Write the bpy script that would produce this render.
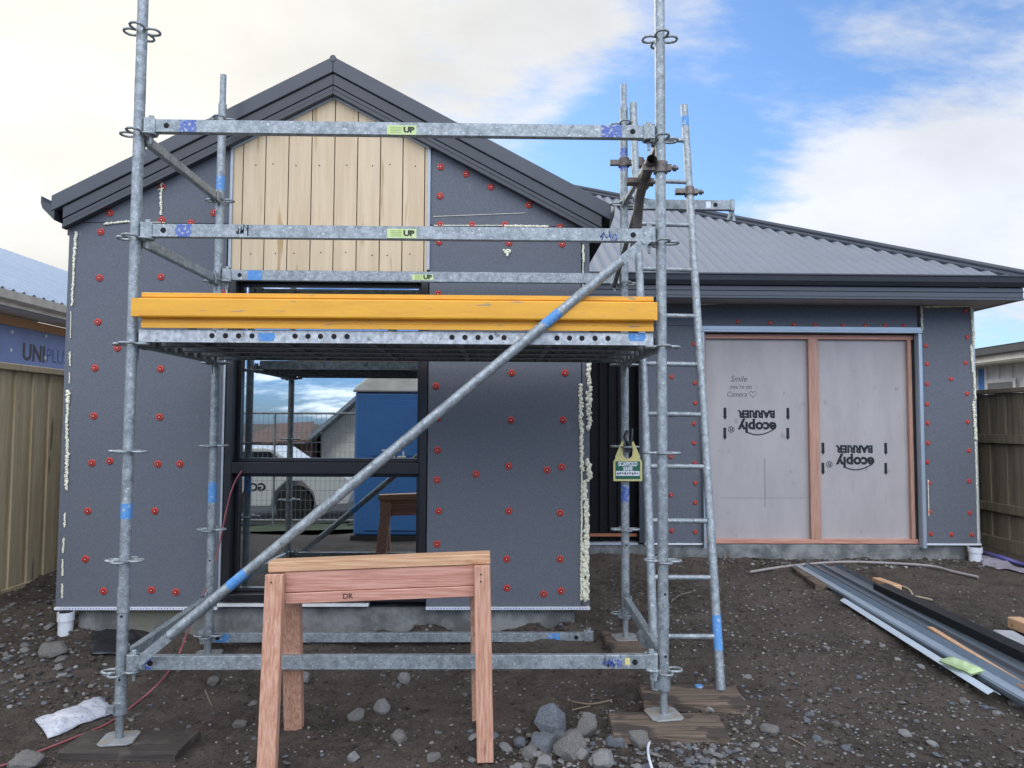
import bpy, math, random
from mathutils import Vector, Matrix, noise, Euler
random.seed(7)
for o in list(bpy.data.objects): bpy.data.objects.remove(o)
S = bpy.context.scene
COL = S.collection
R = math.radians

# ------------------------------------------------------------------ camera
FPX, YAW, PITCH, ROLL, CAMH = 730.0, .0206, .0531, .0047, 1.43
_f = Vector((math.sin(YAW)*math.cos(PITCH), math.cos(YAW)*math.cos(PITCH), math.sin(PITCH)))
_r = Vector((math.cos(YAW), -math.sin(YAW), 0)); _u = _r.cross(_f)
RX = _r*math.cos(ROLL)+_u*math.sin(ROLL); UX = -_r*math.sin(ROLL)+_u*math.cos(ROLL)
cam = bpy.data.objects.new('camera', bpy.data.cameras.new('camera')); COL.objects.link(cam)
cam.data.sensor_width = 36; cam.data.lens = 36*FPX/1024
cam.data.clip_start = .05; cam.data.clip_end = 2000
m = Matrix((RX, UX, -_f)).transposed().to_4x4(); m.translation = Vector((0, 0, CAMH)); cam.matrix_world = m
S.camera = cam
CAM = Vector((0, 0, CAMH))
def ray(px, py): return RX*((px-512)/FPX)+UX*((384-py)/FPX)+_f
def at(px, py, Y):
    d = ray(px, py); return CAM+d*(Y/d.y)
def gz(px, py, z):
    d = ray(px, py); return CAM+d*((z-CAMH)/d.z)

# ------------------------------------------------------------------ world, sun, exposure
SUN_EL, SUN_AZ = R(33), R(-38)          # azimuth from +Y towards +X (sun is behind the house, to the left)
sund = Vector((math.sin(SUN_AZ)*math.cos(SUN_EL), math.cos(SUN_AZ)*math.cos(SUN_EL), math.sin(SUN_EL)))
W = bpy.data.worlds.new("World"); S.world = W; W.use_nodes = True
nt = W.node_tree; N = nt.nodes; L = nt.links; N.clear()
def wn(t, **k):
    n = N.new(t)
    for a, v in k.items(): setattr(n, a, v)
    return n
def wmath(op, a, b=None, c=None):
    n = wn('ShaderNodeMath', operation=op)
    for i, v in enumerate((a, b, c)):
        if v is None: continue
        if isinstance(v, (int, float)): n.inputs[i].default_value = v
        else: L.new(v, n.inputs[i])
    return n.outputs[0]
def wvec(op, a, b):
    n = wn('ShaderNodeVectorMath', operation=op)
    for i, v in enumerate((a, b)):
        if isinstance(v, (tuple, Vector)): n.inputs[i].default_value = v
        elif isinstance(v, (int, float)): n.inputs['Scale'].default_value = v
        else: L.new(v, n.inputs['Scale'] if (op == 'SCALE' and i == 1) else n.inputs[i])
    return n.outputs['Value'] if op == 'DOT_PRODUCT' else n.outputs[0]
out = wn('ShaderNodeOutputWorld'); bg = wn('ShaderNodeBackground'); L.new(bg.outputs[0], out.inputs[0])
sky = wn('ShaderNodeTexSky', sky_type='NISHITA'); sky.sun_disc = False
sky.sun_elevation = SUN_EL; sky.sun_rotation = SUN_AZ; sky.air_density = 1.0; sky.dust_density = .6; sky.ozone_density = 2.0
tc = wn('ShaderNodeTexCoord'); D = tc.outputs['Generated']
sep = wn('ShaderNodeSeparateXYZ'); L.new(D, sep.inputs[0])
den = wmath('ADD', wmath('MAXIMUM', sep.outputs[2], 0.0), .35)
inv = wmath('DIVIDE', 1.0, den)
P = wvec('SCALE', D, inv)
def wnoise(vec, scale, det, rough, off, rot=0, st=(1, 1, 1)):
    mp = wn('ShaderNodeMapping'); L.new(vec, mp.inputs[0]); mp.inputs['Location'].default_value = off; mp.inputs['Rotation'].default_value = (0, 0, rot); mp.inputs['Scale'].default_value = st
    n = wn('ShaderNodeTexNoise'); L.new(mp.outputs[0], n.inputs['Vector'])
    n.inputs['Scale'].default_value = scale; n.inputs['Detail'].default_value = det; n.inputs['Roughness'].default_value = rough
    return n.outputs['Fac']
n1 = wnoise(P, 1.9, 10, .57, (3.1, 1.7, 0.4))
n2 = wnoise(P, 2.3, 8, .55, (7.3, 2.2, 5.0))
n3 = wnoise(P, 4.6, 9, .62, (1.3, 8.2, 2.0), .7, (1, 2.3, 1))
cov = wmath('ADD', n1, wmath('MULTIPLY', wmath('SUBTRACT', n3, .5), .62))
def hole(px, py, k, p):              # a clearer stretch of sky in a given world direction
    d = ray(px, py).normalized()
    dot = wvec('DOT_PRODUCT', D, tuple(d))
    return wmath('MULTIPLY', wmath('POWER', wmath('MAXIMUM', dot, 0.0), p), k)
for a in ((745, 95, -.19, 100), (640, 165, -.18, 130), (575, 110, -.09, 160), (880, -30, -.15, 90), (960, 70, .10, 90), (790, 175, .08, 200), (880, 180, .17, 150), (560, 0, .10, 160), (1010, 260, .16, 80), (60, 200, .30, 7), (330, 20, .12, 25), (1015, 345, -.22, 300)):
    cov = wmath('ADD', cov, hole(*a))
rear = wmath('MAXIMUM', wmath('MULTIPLY', sep.outputs[1], -1.0), 0.0)
high = wn('ShaderNodeMapRange', interpolation_type='SMOOTHSTEP'); L.new(sep.outputs[2], high.inputs[0]); high.inputs[1].default_value = .10; high.inputs[2].default_value = .32; high.inputs[3].default_value = -.22; high.inputs[4].default_value = .16
cov = wmath('ADD', cov, wmath('MULTIPLY', rear, high.outputs[0]))
mr = wn('ShaderNodeMapRange', interpolation_type='SMOOTHSTEP'); L.new(cov, mr.inputs[0])
mr.inputs[1].default_value = .33; mr.inputs[2].default_value = .66
# cloud brightness: shaded bellies, whiter and warmer towards the sun
sdot = wmath('POWER', wmath('MAXIMUM', wvec('DOT_PRODUCT', D, tuple(sund)), 0.0), 4.0)
mr2 = wn('ShaderNodeMapRange'); L.new(n2, mr2.inputs[0])
mr2.inputs[1].default_value = .33; mr2.inputs[2].default_value = .68; mr2.inputs[3].default_value = .80; mr2.inputs[4].default_value = 1.04
cm = wn('ShaderNodeMix', data_type='RGBA'); L.new(sdot, cm.inputs[0])
cm.inputs[6].default_value = (.86, .905, 1.0, 1); cm.inputs[7].default_value = (1.0, .965, .87, 1)
# clouds behind the camera are boosted as added fill for the house front
cb = wmath('MULTIPLY', mr2.outputs[0], wmath('ADD', wmath('ADD', 5.1, wmath('MULTIPLY', sdot, .5)), wmath('MULTIPLY', wmath('MINIMUM', wmath('MULTIPLY', rear, 2.0), 1.0), 14.0)))
cl = wvec('SCALE', cm.outputs[2], cb)
tint = wn('ShaderNodeMix', data_type='RGBA'); L.new(wmath('MINIMUM', wmath('MULTIPLY', rear, 1.6), 1.0), tint.inputs[0]); tint.inputs[6].default_value = (.70, .87, 1.05, 1); tint.inputs[7].default_value = (.46, .70, 1.25, 1)
skb = wvec('MULTIPLY', sky.outputs[0], (1, 1, 1)); tm = wn('ShaderNodeVectorMath', operation='MULTIPLY'); L.new(sky.outputs[0], tm.inputs[0]); L.new(tint.outputs[2], tm.inputs[1]); skb = tm.outputs[0]
mix = wn('ShaderNodeMix', data_type='RGBA'); L.new(mr.outputs[0], mix.inputs[0]); L.new(skb, mix.inputs[6]); L.new(cl, mix.inputs[7])
L.new(mix.outputs[2], bg.inputs[0]); bg.inputs[1].default_value = .1
sl = bpy.data.lights.new('sun', 'SUN'); sl.energy = 1.0; sl.angle = R(18); sl.color = (1, .95, .87)
so = bpy.data.objects.new('sun', sl); COL.objects.link(so); so.rotation_euler = sund.to_track_quat('Z', 'Y').to_euler()
S.view_settings.view_transform = 'Standard'; S.view_settings.look = 'None'; S.view_settings.gamma = 1
S.view_settings.exposure = 1.0
S.render.engine = 'CYCLES'
S.cycles.max_bounces = 8

# ------------------------------------------------------------------ materials
MATS = {}
def mat(name, c, c2=None, rough=.6, metal=0.0, scale=8, stretch=(1, 1, 1), det=5, bump=0, bscale=None, spot=None, lo=.35, hi=.65, spec=.5, voro=False):
    if name in MATS: return MATS[name]
    M = bpy.data.materials.new(name); M.use_nodes = True
    n = M.node_tree.nodes; l = M.node_tree.links; b = n['Principled BSDF']
    b.inputs['Roughness'].default_value = rough; b.inputs['Metallic'].default_value = metal
    b.inputs['Specular IOR Level'].default_value = spec
    c2 = c2 or tuple(x*.8 for x in c)
    t = n.new('ShaderNodeTexCoord'); mp = n.new('ShaderNodeMapping'); l.new(t.outputs['Object'], mp.inputs[0]); mp.inputs['Scale'].default_value = stretch
    ns = n.new('ShaderNodeTexNoise'); l.new(mp.outputs[0], ns.inputs['Vector']); ns.inputs['Scale'].default_value = scale; ns.inputs['Detail'].default_value = det
    ns.inputs['Roughness'].default_value = .62
    r = n.new('ShaderNodeMapRange'); l.new(ns.outputs['Fac'], r.inputs[0]); r.inputs[1].default_value = lo; r.inputs[2].default_value = hi
    mx = n.new('ShaderNodeMix'); mx.data_type = 'RGBA'; l.new(r.outputs[0], mx.inputs[0]); mx.inputs[6].default_value = (*c2, 1); mx.inputs[7].default_value = (*c, 1)
    col = mx.outputs[2]
    if voro:
        v = n.new('ShaderNodeTexVoronoi'); l.new(mp.outputs[0], v.inputs['Vector']); v.inputs['Scale'].default_value = voro
        vm = n.new('ShaderNodeMix'); vm.data_type = 'RGBA'; vm.blend_type = 'OVERLAY'; vm.inputs[0].default_value = .22
        bw = n.new('ShaderNodeRGBToBW'); l.new(v.outputs['Color'], bw.inputs[0]); l.new(col, vm.inputs[6]); l.new(bw.outputs[0], vm.inputs[7]); col = vm.outputs[2]
    if spot:                                   # (colour, scale, threshold, stretch): stains, knots, splashes
        sc, ss, th = spot[:3]
        mp2 = n.new('ShaderNodeMapping'); l.new(t.outputs['Object'], mp2.inputs[0]); mp2.inputs['Scale'].default_value = spot[3] if len(spot) > 3 else (1, 1, 1)
        mp2.inputs['Location'].default_value = (3.3, 1.1, 7.7)
        n2_ = n.new('ShaderNodeTexNoise'); l.new(mp2.outputs[0], n2_.inputs['Vector']); n2_.inputs['Scale'].default_value = ss; n2_.inputs['Detail'].default_value = 4
        r2 = n.new('ShaderNodeMapRange'); l.new(n2_.outputs['Fac'], r2.inputs[0]); r2.inputs[1].default_value = th; r2.inputs[2].default_value = th+.06
        m2 = n.new('ShaderNodeMix'); m2.data_type = 'RGBA'; l.new(r2.outputs[0], m2.inputs[0]); l.new(col, m2.inputs[6]); m2.inputs[7].default_value = (*sc, 1); col = m2.outputs[2]
    l.new(col, b.inputs['Base Color'])
    if bump:
        bn = n.new('ShaderNodeTexNoise'); l.new(mp.outputs[0], bn.inputs['Vector']); bn.inputs['Scale'].default_value = bscale or scale; bn.inputs['Detail'].default_value = 6
        bp = n.new('ShaderNodeBump'); bp.inputs['Strength'].default_value = bump; bp.inputs['Distance'].default_value = .01
        l.new(bn.outputs['Fac'], bp.inputs['Height']); l.new(bp.outputs[0], b.inputs['Normal'])
    MATS[name] = M
    return M
galv = mat('galvanised steel', (.37, .405, .415), (.205, .232, .24), .52, .42, 30, voro=150, bump=.06, spot=((.52, .55, .55), 70, .62), det=8)
galv2 = mat('dull galvanised steel', (.32, .35, .36), (.19, .21, .22), .55, .5, 18, voro=50, bump=.1, spot=((.5, .5, .48), 26, .64), det=8)
platemat = mat('scaffold plank steel', (.55, .57, .57), (.33, .35, .36), .5, .5, 40, voro=45, bump=.06, spot=((.22, .22, .21), 30, .64))
undermat = mat('darker plank underside', (.26, .27, .28), (.15, .16, .17), .6, .4, 14, stretch=(.3, 3, 1), bump=.1)  # darker steel tone for the lips, ribs and hooks beneath the planks
mudsteel = mat('mud caked steel', (.34, .345, .34), (.24, .25, .25), .7, .2, 30, bump=.3, spot=((.30, .255, .20), 14, .52))
rustpipe = mat('weathered dark pipe', (.15, .135, .125), (.085, .07, .062), .6, .5, 25, bump=.15)
couplermat = mat('oily coupler steel', (.20, .17, .15), (.10, .085, .075), .55, .6, 40, bump=.2)
blue_paint = mat('blue marking paint', (.07, .24, .55), (.11, .30, .58), .6, 0, 60, spot=((.38, .42, .45), 55, .585))
blue_dark = mat('dark blue marking paint', (.05, .10, .40), (.14, .20, .42), .5, 0, 60, spot=((.4, .43, .45), 60, .54))
yellow = mat('yellow painted steel', (.82, .41, .03), (.72, .34, .025), .5, 0, 7, stretch=(.5, 1, 3), bump=.06, bscale=30, spot=((.34, .25, .15), 26, .66, (.35, 1, 2.2)))
darkhole = mat('dark hole', (.012, .012, .013), rough=.9)
clad = mat('dark blue grey cladding board', (.172, .182, .205), (.102, .111, .130), .82, 0, 190, det=3, bump=.12, bscale=300, lo=.36, hi=.68, spot=((.17, .17, .175), 12, .70, (1, 1, .5)), spec=.25)
cladedge = mat('cladding reveal trim', (.42, .46, .50), (.36, .40, .44), .5, .2, 20)
claddark = mat('black ribbed cladding', (.006, .006, .007), (.009, .009, .010), .6, 0, 20, spec=.15)
redwash = mat('red plastic washer', (.62, .062, .036), (.50, .045, .03), .8, 0, 80)
redwash2 = mat('dark red washer recess', (.12, .012, .012), rough=.5)
whitepl = mat('white plastic', (.75, .77, .80), (.66, .69, .73), .45, 0, 20)
foam = mat('cream expanding foam', (.86, .84, .68), (.72, .69, .50), .8, 0, 60, bump=.3)
charcoal = mat('charcoal colour steel', (.038, .042, .050), (.033, .037, .044), .38, 0, 3, spec=.5)
charcoal2 = mat('charcoal roof flashing', (.060, .066, .078), (.052, .057, .068), .4, 0, 3, spec=.5)
roofmat = mat('grey corrugated roofing', (.20, .215, .235), (.18, .195, .215), .36, .1, 2, spec=.5)
soffit = mat('grey soffit lining', (.38, .36, .36), (.35, .33, .33), .7, 0, 4)
concrete = mat('raw concrete foundation', (.27, .275, .265), (.125, .13, .125), .95, 0, 5, det=10, bump=.7, bscale=30, lo=.42, hi=.60, spot=((.17, .165, .12), 1.1, .68))
plytan = mat('pale gable plywood', (.68, .535, .35), (.58, .44, .275), .7, 0, 3.5, stretch=(5, 5, .35), det=7, bump=.05, spot=((.44, .30, .15), 5, .63, (3, 3, .25)))
plygroove = mat('plywood groove', (.12, .08, .045), rough=.9)
plygrey = mat('grey coated plywood', (.42, .392, .382), (.365, .34, .332), .75, 0, 3, stretch=(2, 2, .6), det=8, bump=.05, spot=((.30, .28, .285), 7, .66, (1.6, 1.6, .9)))
ink = mat('dark print ink', (.022, .026, .03), (.04, .045, .05), .9, 0, 120, spec=.1)
pencil = mat('pencil mark', (.13, .13, .135), rough=.8)
pinkwood = mat('pink treated pine', (.60, .325, .24), (.44, .195, .135), .7, 0, 9, stretch=(.5, 15, 15), det=7, bump=.06, spot=((.25, .12, .08), 9, .69, (.4, 1.5, 1.5)), lo=.40, hi=.60)
pinkwood_v = mat('pink treated pine upright', (.50, .29, .215), (.36, .19, .135), .7, 0, 9, stretch=(15, 15, .5), det=7, bump=.06, spot=((.25, .12, .08), 9, .69, (1.5, 1.5, .5)), lo=.40, hi=.60)
tanwood = mat('tan pine', (.66, .42, .245), (.50, .27, .14), .7, 0, 9, stretch=(.5, 15, 15), det=7, bump=.06, spot=((.30, .15, .07), 9, .68, (.4, 1.5, 1.5)), lo=.40, hi=.60)
legwood = mat('weathered pink pine', (.60, .345, .235), (.43, .205, .125), .7, 0, 8, stretch=(15, 15, .6), det=7, bump=.06, spot=((.16, .09, .06), 10, .68, (1.5, 1.5, .5)), lo=.40, hi=.60)
oldwood = mat('old grey brown board', (.185, .135, .095), (.085, .060, .043), .9, 0, 6, stretch=(.5, 15, 15), det=9, bump=.5, lo=.4, hi=.6, spot=((.060, .046, .036), 7, .52, (.7, 1.6, 1.6)))
darkwood = mat('wet dark board', (.060, .047, .038), (.030, .025, .021), .75, 0, 6, stretch=(.5, 15, 15), det=8, bump=.5, spot=((.075, .060, .048), 9, .55))
fencewood = mat('pale treated fence timber', (.64, .53, .34), (.47, .375, .225), .85, 0, 5, stretch=(6, 6, .35), det=7, bump=.1, spot=((.22, .17, .10), 4, .66, (3, 3, .5)))
fencewood2 = mat('brown fence timber', (.27, .22, .145), (.18, .145, .10), .85, 0, 5, stretch=(6, 6, .35), det=7, bump=.1)
blackal = mat('black window aluminium', (.013, .013, .015), (.016, .016, .018), .35, 0, 10)
wrap = mat('blue building wrap', (.24, .32, .60), (.20, .28, .54), .55, 0, 3, bump=.15, bscale=5)
wraptext = mat('wrap print', (.13, .11, .12), rough=.7)
cream = mat('cream painted fascia', (.78, .75, .66), (.60, .57, .50), .6, 0, 6)
blueroof = mat('pale blue grey roofing', (.30, .36, .43), (.27, .33, .40), .65, 0, 3, spec=.25)
white = mat('white painted', (.80, .80, .78), (.62, .62, .60), .55, 0, 5)
cordmat = mat('pink red cord', (.40, .11, .13), (.31, .085, .10), .5, 0, 10)
tagyel = mat('pale yellow tag plastic', (.66, .60, .24), (.58, .52, .20), .5, 0, 50, spot=((.35, .30, .14), 70, .66))
taggreen = mat('green tag print', (.012, .13, .075), rough=.5)
stickmat = mat('lime sticker', (.52, .66, .22), (.62, .70, .36), .5, 0, 40)
stickdark = mat('sticker print', (.02, .035, .02), rough=.6)
flash_dark = mat('charcoal flashing steel', (.13, .155, .175), (.105, .125, .145), .35, .3, 3)
flash_lite = mat('pale blue grey trim', (.38, .45, .52), (.33, .40, .46), .35, .3, 3)
flash_white = mat('white trim', (.66, .74, .80), (.58, .66, .72), .35, .1, 3)
blackch = mat('black channel', (.010, .010, .011), (.014, .014, .015), .4, 0, 3)
greenwrap = mat('pale green packet', (.42, .56, .26), (.50, .60, .36), .45, 0, 30, bump=.3)
loo_blue = mat('blue toilet plastic', (.05, .17, .44), (.045, .15, .40), .4, 0, 3)
carwhite = mat('white car paint', (.72, .73, .74), (.70, .71, .72), .25, 0, 2)
tyre = mat('black rubber', (.015, .015, .016), rough=.8)
redtile = mat('red roof tile', (.20, .125, .105), (.15, .085, .07), .8, 0, 6)
carglass = mat('dark car glass', (.02, .025, .03), rough=.08)
sheetplas = mat('pale translucent sheeting', (.42, .38, .43), (.34, .31, .36), .35, 0, 12, bump=.3)
violet = mat('violet pipe', (.10, .09, .30), (.12, .11, .30), .4, 0, 8)
blackpoly = mat('black polythene', (.016, .016, .018), (.03, .03, .032), .3, 0, 8, bump=.5)
asphalt = mat('asphalt', (.05, .05, .052), (.04, .04, .042), .9, 0, 40)
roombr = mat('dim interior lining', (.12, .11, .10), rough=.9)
# glass: reflecting, tinted double glazing
G = bpy.data.materials.new('tinted window glass'); G.use_nodes = True
n = G.node_tree.nodes; l = G.node_tree.links; n.remove(n['Principled BSDF'])
gl = n.new('ShaderNodeBsdfGlossy'); gl.inputs['Roughness'].default_value = .008; gl.inputs['Color'].default_value = (.92, .97, 1.0, 1)
tr = n.new('ShaderNodeBsdfTransparent'); tr.inputs['Color'].default_value = (.45, .5, .48, 1)
ms = n.new('ShaderNodeMixShader'); lw = n.new('ShaderNodeFresnel'); lw.inputs['IOR'].default_value = 1.5
ad = n.new('ShaderNodeMath'); ad.operation = 'ADD'; ad.inputs[1].default_value = .44; l.new(lw.outputs[0], ad.inputs[0])
l.new(ad.outputs[0], ms.inputs[0]); l.new(tr.outputs[0], ms.inputs[1]); l.new(gl.outputs[0], ms.inputs[2]); l.new(ms.outputs[0], n['Material Output'].inputs[0])

# ------------------------------------------------------------------ mesh builder
class MB:
    def __init__(s): s.v = []; s.f = []; s.mi = []; s.sm = []; s.cur = 0
    def mat(s, i): s.cur = i; return s
    def add(s, vs, fs, smooth=False):
        b = len(s.v); s.v += [Vector(p) for p in vs]
        for f in fs: s.f.append([b+i for i in f]); s.mi.append(s.cur); s.sm.append(smooth)
        return s
    def box(s, c, d, rot=None):
        c = Vector(c); x, y, z = d[0]/2, d[1]/2, d[2]/2
        vs = [Vector((i*x, j*y, k*z)) for i in (-1, 1) for j in (-1, 1) for k in (-1, 1)]
        if rot is not None: vs = [rot @ p for p in vs]
        return s.add([c+p for p in vs], [(0, 1, 3, 2), (4, 6, 7, 5), (0, 4, 5, 1), (2, 3, 7, 6), (0, 2, 6, 4), (1, 5, 7, 3)])
    def span(s, a, b):
        a, b = Vector(a), Vector(b); return s.box((a+b)/2, [abs(b[i]-a[i]) for i in range(3)])
    def bar(s, a, b, w, h, up=(0, 0, 1)):            # rectangular bar from a to b, w across, h along up
        a, b = Vector(a), Vector(b); d = (b-a); ln = d.length; d.normalize(); u = Vector(up); r = d.cross(u)
        if r.length < 1e-4: u = Vector((0, 1, 0)); r = d.cross(u)
        r.normalize(); u = r.cross(d)
        return s.box((a+b)/2, (ln, w, h), Matrix((d, r, u)).transposed())
    def tube(s, pts, r, seg=14, caps=True, closed=False, radii=None):
        pts = [Vector(p) for p in pts]; n = len(pts); base = len(s.v); prev = None; rings = []
        for i, p in enumerate(pts):
            if closed: t = pts[(i+1) % n]-pts[i-1]
            else: t = pts[min(i+1, n-1)]-pts[max(i-1, 0)]
            t.normalize()
            if prev is None:
                a = Vector((0, 0, 1)) if abs(t.z) < .9 else Vector((1, 0, 0)); u = (a-t*a.dot(t)).normalized()
            else: u = (prev-t*prev.dot(t)).normalized()
            prev = u; w = t.cross(u); rr = radii[i] if radii else r
            rings.append([p+(u*math.cos(2*math.pi*k/seg)+w*math.sin(2*math.pi*k/seg))*rr for k in range(seg)])
        vs = [q for g in rings for q in g]; fs = []
        for i in range(n if closed else n-1):
            j = (i+1) % n
            for k in range(seg): fs.append((i*seg+k, i*seg+(k+1) % seg, j*seg+(k+1) % seg, j*seg+k))
        s.add(vs, fs, True)
        if caps and not closed:
            s.add(rings[0], [tuple(range(seg-1, -1, -1))]); s.add(rings[-1], [tuple(range(seg))])
        return s
    def disc(s, c, nrm, r, th, seg=16):
        c = Vector(c); nrm = Vector(nrm).normalized(); return s.tube([c, c+nrm*th], r, seg)
    def prism(s, poly, off):                          # planar polygon (list of 3D points) extruded by a vector
        off = Vector(off); n = len(poly); p = [Vector(q) for q in poly]; q = [a+off for a in p]
        return s.add(p+q, [tuple(range(n))[::-1], tuple(range(n, 2*n))]+[(i, (i+1) % n, n+(i+1) % n, n+i) for i in range(n)])
    def ico(s, c, r, sc=(1, 1, 1), rough=.25, seed=0, sub=1, sm=True):
        vs, fs = ICO[sub]; o = Vector((seed*3.17 % 91, seed*1.71 % 57, seed*.77 % 33)); c = Vector(c)
        s.add([c+Vector((p.x*sc[0], p.y*sc[1], p.z*sc[2]))*r*(1+rough*noise.noise(p*1.3+o)) for p in vs], fs, sm); return s
    def build(s, name, mats, parent=None, loc=None, bevel=0, seg=1):
        me = bpy.data.meshes.new(name)
        org = Vector(parent.matrix_world.translation if False else WORLD.get(parent.name, (0, 0, 0))) if parent else Vector(loc or (0, 0, 0))
        me.from_pydata([tuple(p-org) for p in s.v], [], s.f)
        me.polygons.foreach_set('material_index', s.mi); me.polygons.foreach_set('use_smooth', s.sm)
        for mm in (mats if isinstance(mats, (list, tuple)) else [mats]): me.materials.append(mm)
        import bmesh
        bm = bmesh.new(); bm.from_mesh(me); bmesh.ops.recalc_face_normals(bm, faces=bm.faces); bm.to_mesh(me); bm.free()
        o = bpy.data.objects.new(name, me); COL.objects.link(o)
        if parent: o.parent = parent; WORLD[o.name] = org
        else: o.location = org; WORLD[o.name] = org
        if bevel:
            bv = o.modifiers.new('bevel', 'BEVEL'); bv.width = bevel; bv.segments = seg; bv.limit_method = 'ANGLE'
        return o
import bmesh as _bm
ICO = {}
for k in (1, 2, 3):
    b_ = _bm.new(); _bm.ops.create_icosphere(b_, subdivisions=k, radius=1)
    ICO[k] = ([v.co.copy() for v in b_.verts], [tuple(v.index for v in f.verts) for f in b_.faces]); b_.free()
WORLD = {}
def tag(o, label=None, cat=None, group=None, kind=None):
    if label: o['label'] = label
    if cat: o['category'] = cat
    if group: o['group'] = group
    if kind: o['kind'] = kind
    return o
def thing(name, label, cat, loc=(0, 0, 0), group=None):
    o = bpy.data.objects.new(name, None); COL.objects.link(o); o.location = loc; o.empty_display_size = .1
    WORLD[o.name] = tuple(loc)
    return tag(o, label, cat, group)
def text(name, body, size, mt, parent, loc, xdir, updir, ext=.001, align='CENTER', shear=0, sx=1, bold=0):
    cu = bpy.data.curves.new('lettering', 'FONT'); cu.body = body; cu.size = size; cu.align_x = align; cu.align_y = 'CENTER'; cu.extrude = ext; cu.shear = shear; cu.offset = bold
    cu.resolution_u = 3
    to = bpy.data.objects.new('lettering', cu); COL.objects.link(to)
    dg = bpy.context.evaluated_depsgraph_get(); dg.update()
    me = bpy.data.meshes.new_from_object(to.evaluated_get(dg)); bpy.data.objects.remove(to); bpy.data.curves.remove(cu)
    x = Vector(xdir).normalized(); u = Vector(updir); u = (u-x*u.dot(x)).normalized(); z = x.cross(u)
    org = Vector(WORLD.get(parent.name, (0, 0, 0))); loc = Vector(loc)-org
    for v in me.vertices: v.co = loc+x*v.co.x*sx+u*v.co.y+z*v.co.z
    me.materials.clear(); me.materials.append(mt)
    o = bpy.data.objects.new(name, me); COL.objects.link(o); o.parent = parent; WORLD[o.name] = tuple(org)
    return o
XP = Vector((1, 0, 0)); ZP = Vector((0, 0, 1)); FRONT = Vector((0, -1, 0))

# ------------------------------------------------------------------ ground
CP = [(-1.69, 3.4, -.05), (-1.4, 3.4, -.045), (-2.2, 3.6, -.01), (.5, 3.2, .035), (.76, 3.3, .05), (1.0, 3.3, .05), (.95, 3.6, .072), (.77, 4.41, .10), (-1.69, 4.41, .05), (-1.9, 4.65, .08), (-1.2, 4.65, .085),
      (.5, 4.65, .125), (0, 4.65, .10), (3, 7, .115), (2.2, 7, .125), (4.6, 7, .125), (1, 7, .17), (-3.6, 5.4, .155), (-3.6, 6.2, .20), (-3, 4.4, .12), (-2.9, 5.2, .17), (-2.75, 4.6, .12),
      (0, 3.1, .0), (-.9, 2.95, -.04), (-.8, 3.55, -.02), (0, 3.8, .03), (3, 4, .10), (2.5, 3.5, .085), (3, 5.5, .12), (-2.6, 3.2, -.02), (2, 2.5, .03), (-2, 2.5, -.06), (0, 2, -.02),
      (5.5, 7, .13), (2, 5, .10), (0, -1, -.15), (-1.4, -1.6, -.28), (-3, -3, -.4), (3, -3, -.4), (-3, -5.5, -.68), (-6, -5.5, -.68), (3, -5.5, -.68), (-3, -9, -.7), (3, -9, -.7), (-8, -8, -.7), (-7, -14, -.7), (6, -14, -.7), (-6, -25, -.7), (6, -25, -.7), (-3, 10, .2), (5.5, 10, .15)]
def base_h(x, y):
    a = b = 0
    for cx, cy, cz in CP:
        w = 1/((x-cx)**2+(y-cy)**2+.02)**1.5; a += w*cz; b += w
    return a/b
def ground_h(x, y, fine=True):
    h = base_h(x, y)
    if not fine: return h
    p = Vector((x, y, 0))
    if -5 < x < 8 and 0 < y < 9:
        h += .014*noise.fractal(p*2.6, .9, 2.0, 5)+.014*noise.noise(Vector((x*1.1+3, y*5.5, 2)))*(x > 1.1)+.020*max(0, noise.noise(p*9)-.1)+.018*max(0, noise.noise(p*21)-.05)+.008*noise.noise(p*41)
        # spoil heaped against the footings and by the left fence
        h += .085*max(0, .25+noise.noise(p*7+Vector((9, 0, 0))))*math.exp(-((y-4.64)/.09)**2)*(-2.6 < x < .6)
        h += .05*max(0, .3+noise.noise(p*5+Vector((2, 5, 0))))*math.exp(-((y-6.93)/.13)**2)*(x > .6)
        h += .06*max(0, noise.noise(p*4+Vector((5, 1, 0))))*math.exp(-((x+2.9)/.5)**2-((y-4.6)/.6)**2)
    return h
def axis(a, b, st, far):
    o = [a+i*st for i in range(int((b-a)/st)+1)]; s = st; hi = o[-1]
    while hi < far: s *= 1.35; hi += s; o.append(hi)
    s = st; lo = o[0]
    while lo > -far: s *= 1.35; lo -= s; o.insert(0, lo)
    return o
xs = axis(-3.9, 5.6, .024, 400); ys = axis(2.55, 7.2, .02, 400)
gv = [(x, y, ground_h(x, y)) for y in ys for x in xs]; nx = len(xs)
gf = [(j*nx+i, j*nx+i+1, (j+1)*nx+i+1, (j+1)*nx+i) for j in range(len(ys)-1) for i in range(nx-1)]
me = bpy.data.meshes.new('ground'); me.from_pydata(gv, [], gf); me.polygons.foreach_set('use_smooth', [True]*len(gf))
ground = bpy.data.objects.new('ground', me); COL.objects.link(ground); tag(ground, kind='structure')
M = bpy.data.materials.new('bare dirt'); M.use_nodes = True; n = M.node_tree.nodes; l = M.node_tree.links; b = n['Principled BSDF']; b.inputs['Roughness'].default_value = .92; b.inputs['Specular IOR Level'].default_value = .25
t = n.new('ShaderNodeTexCoord')
def nz(sc, det=6, ro=.6):
    q = n.new('ShaderNodeTexNoise'); q.inputs['Scale'].default_value = sc; q.inputs['Detail'].default_value = det; q.inputs['Roughness'].default_value = ro; l.new(t.outputs['Object'], q.inputs['Vector']); return q.outputs['Fac']
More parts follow.
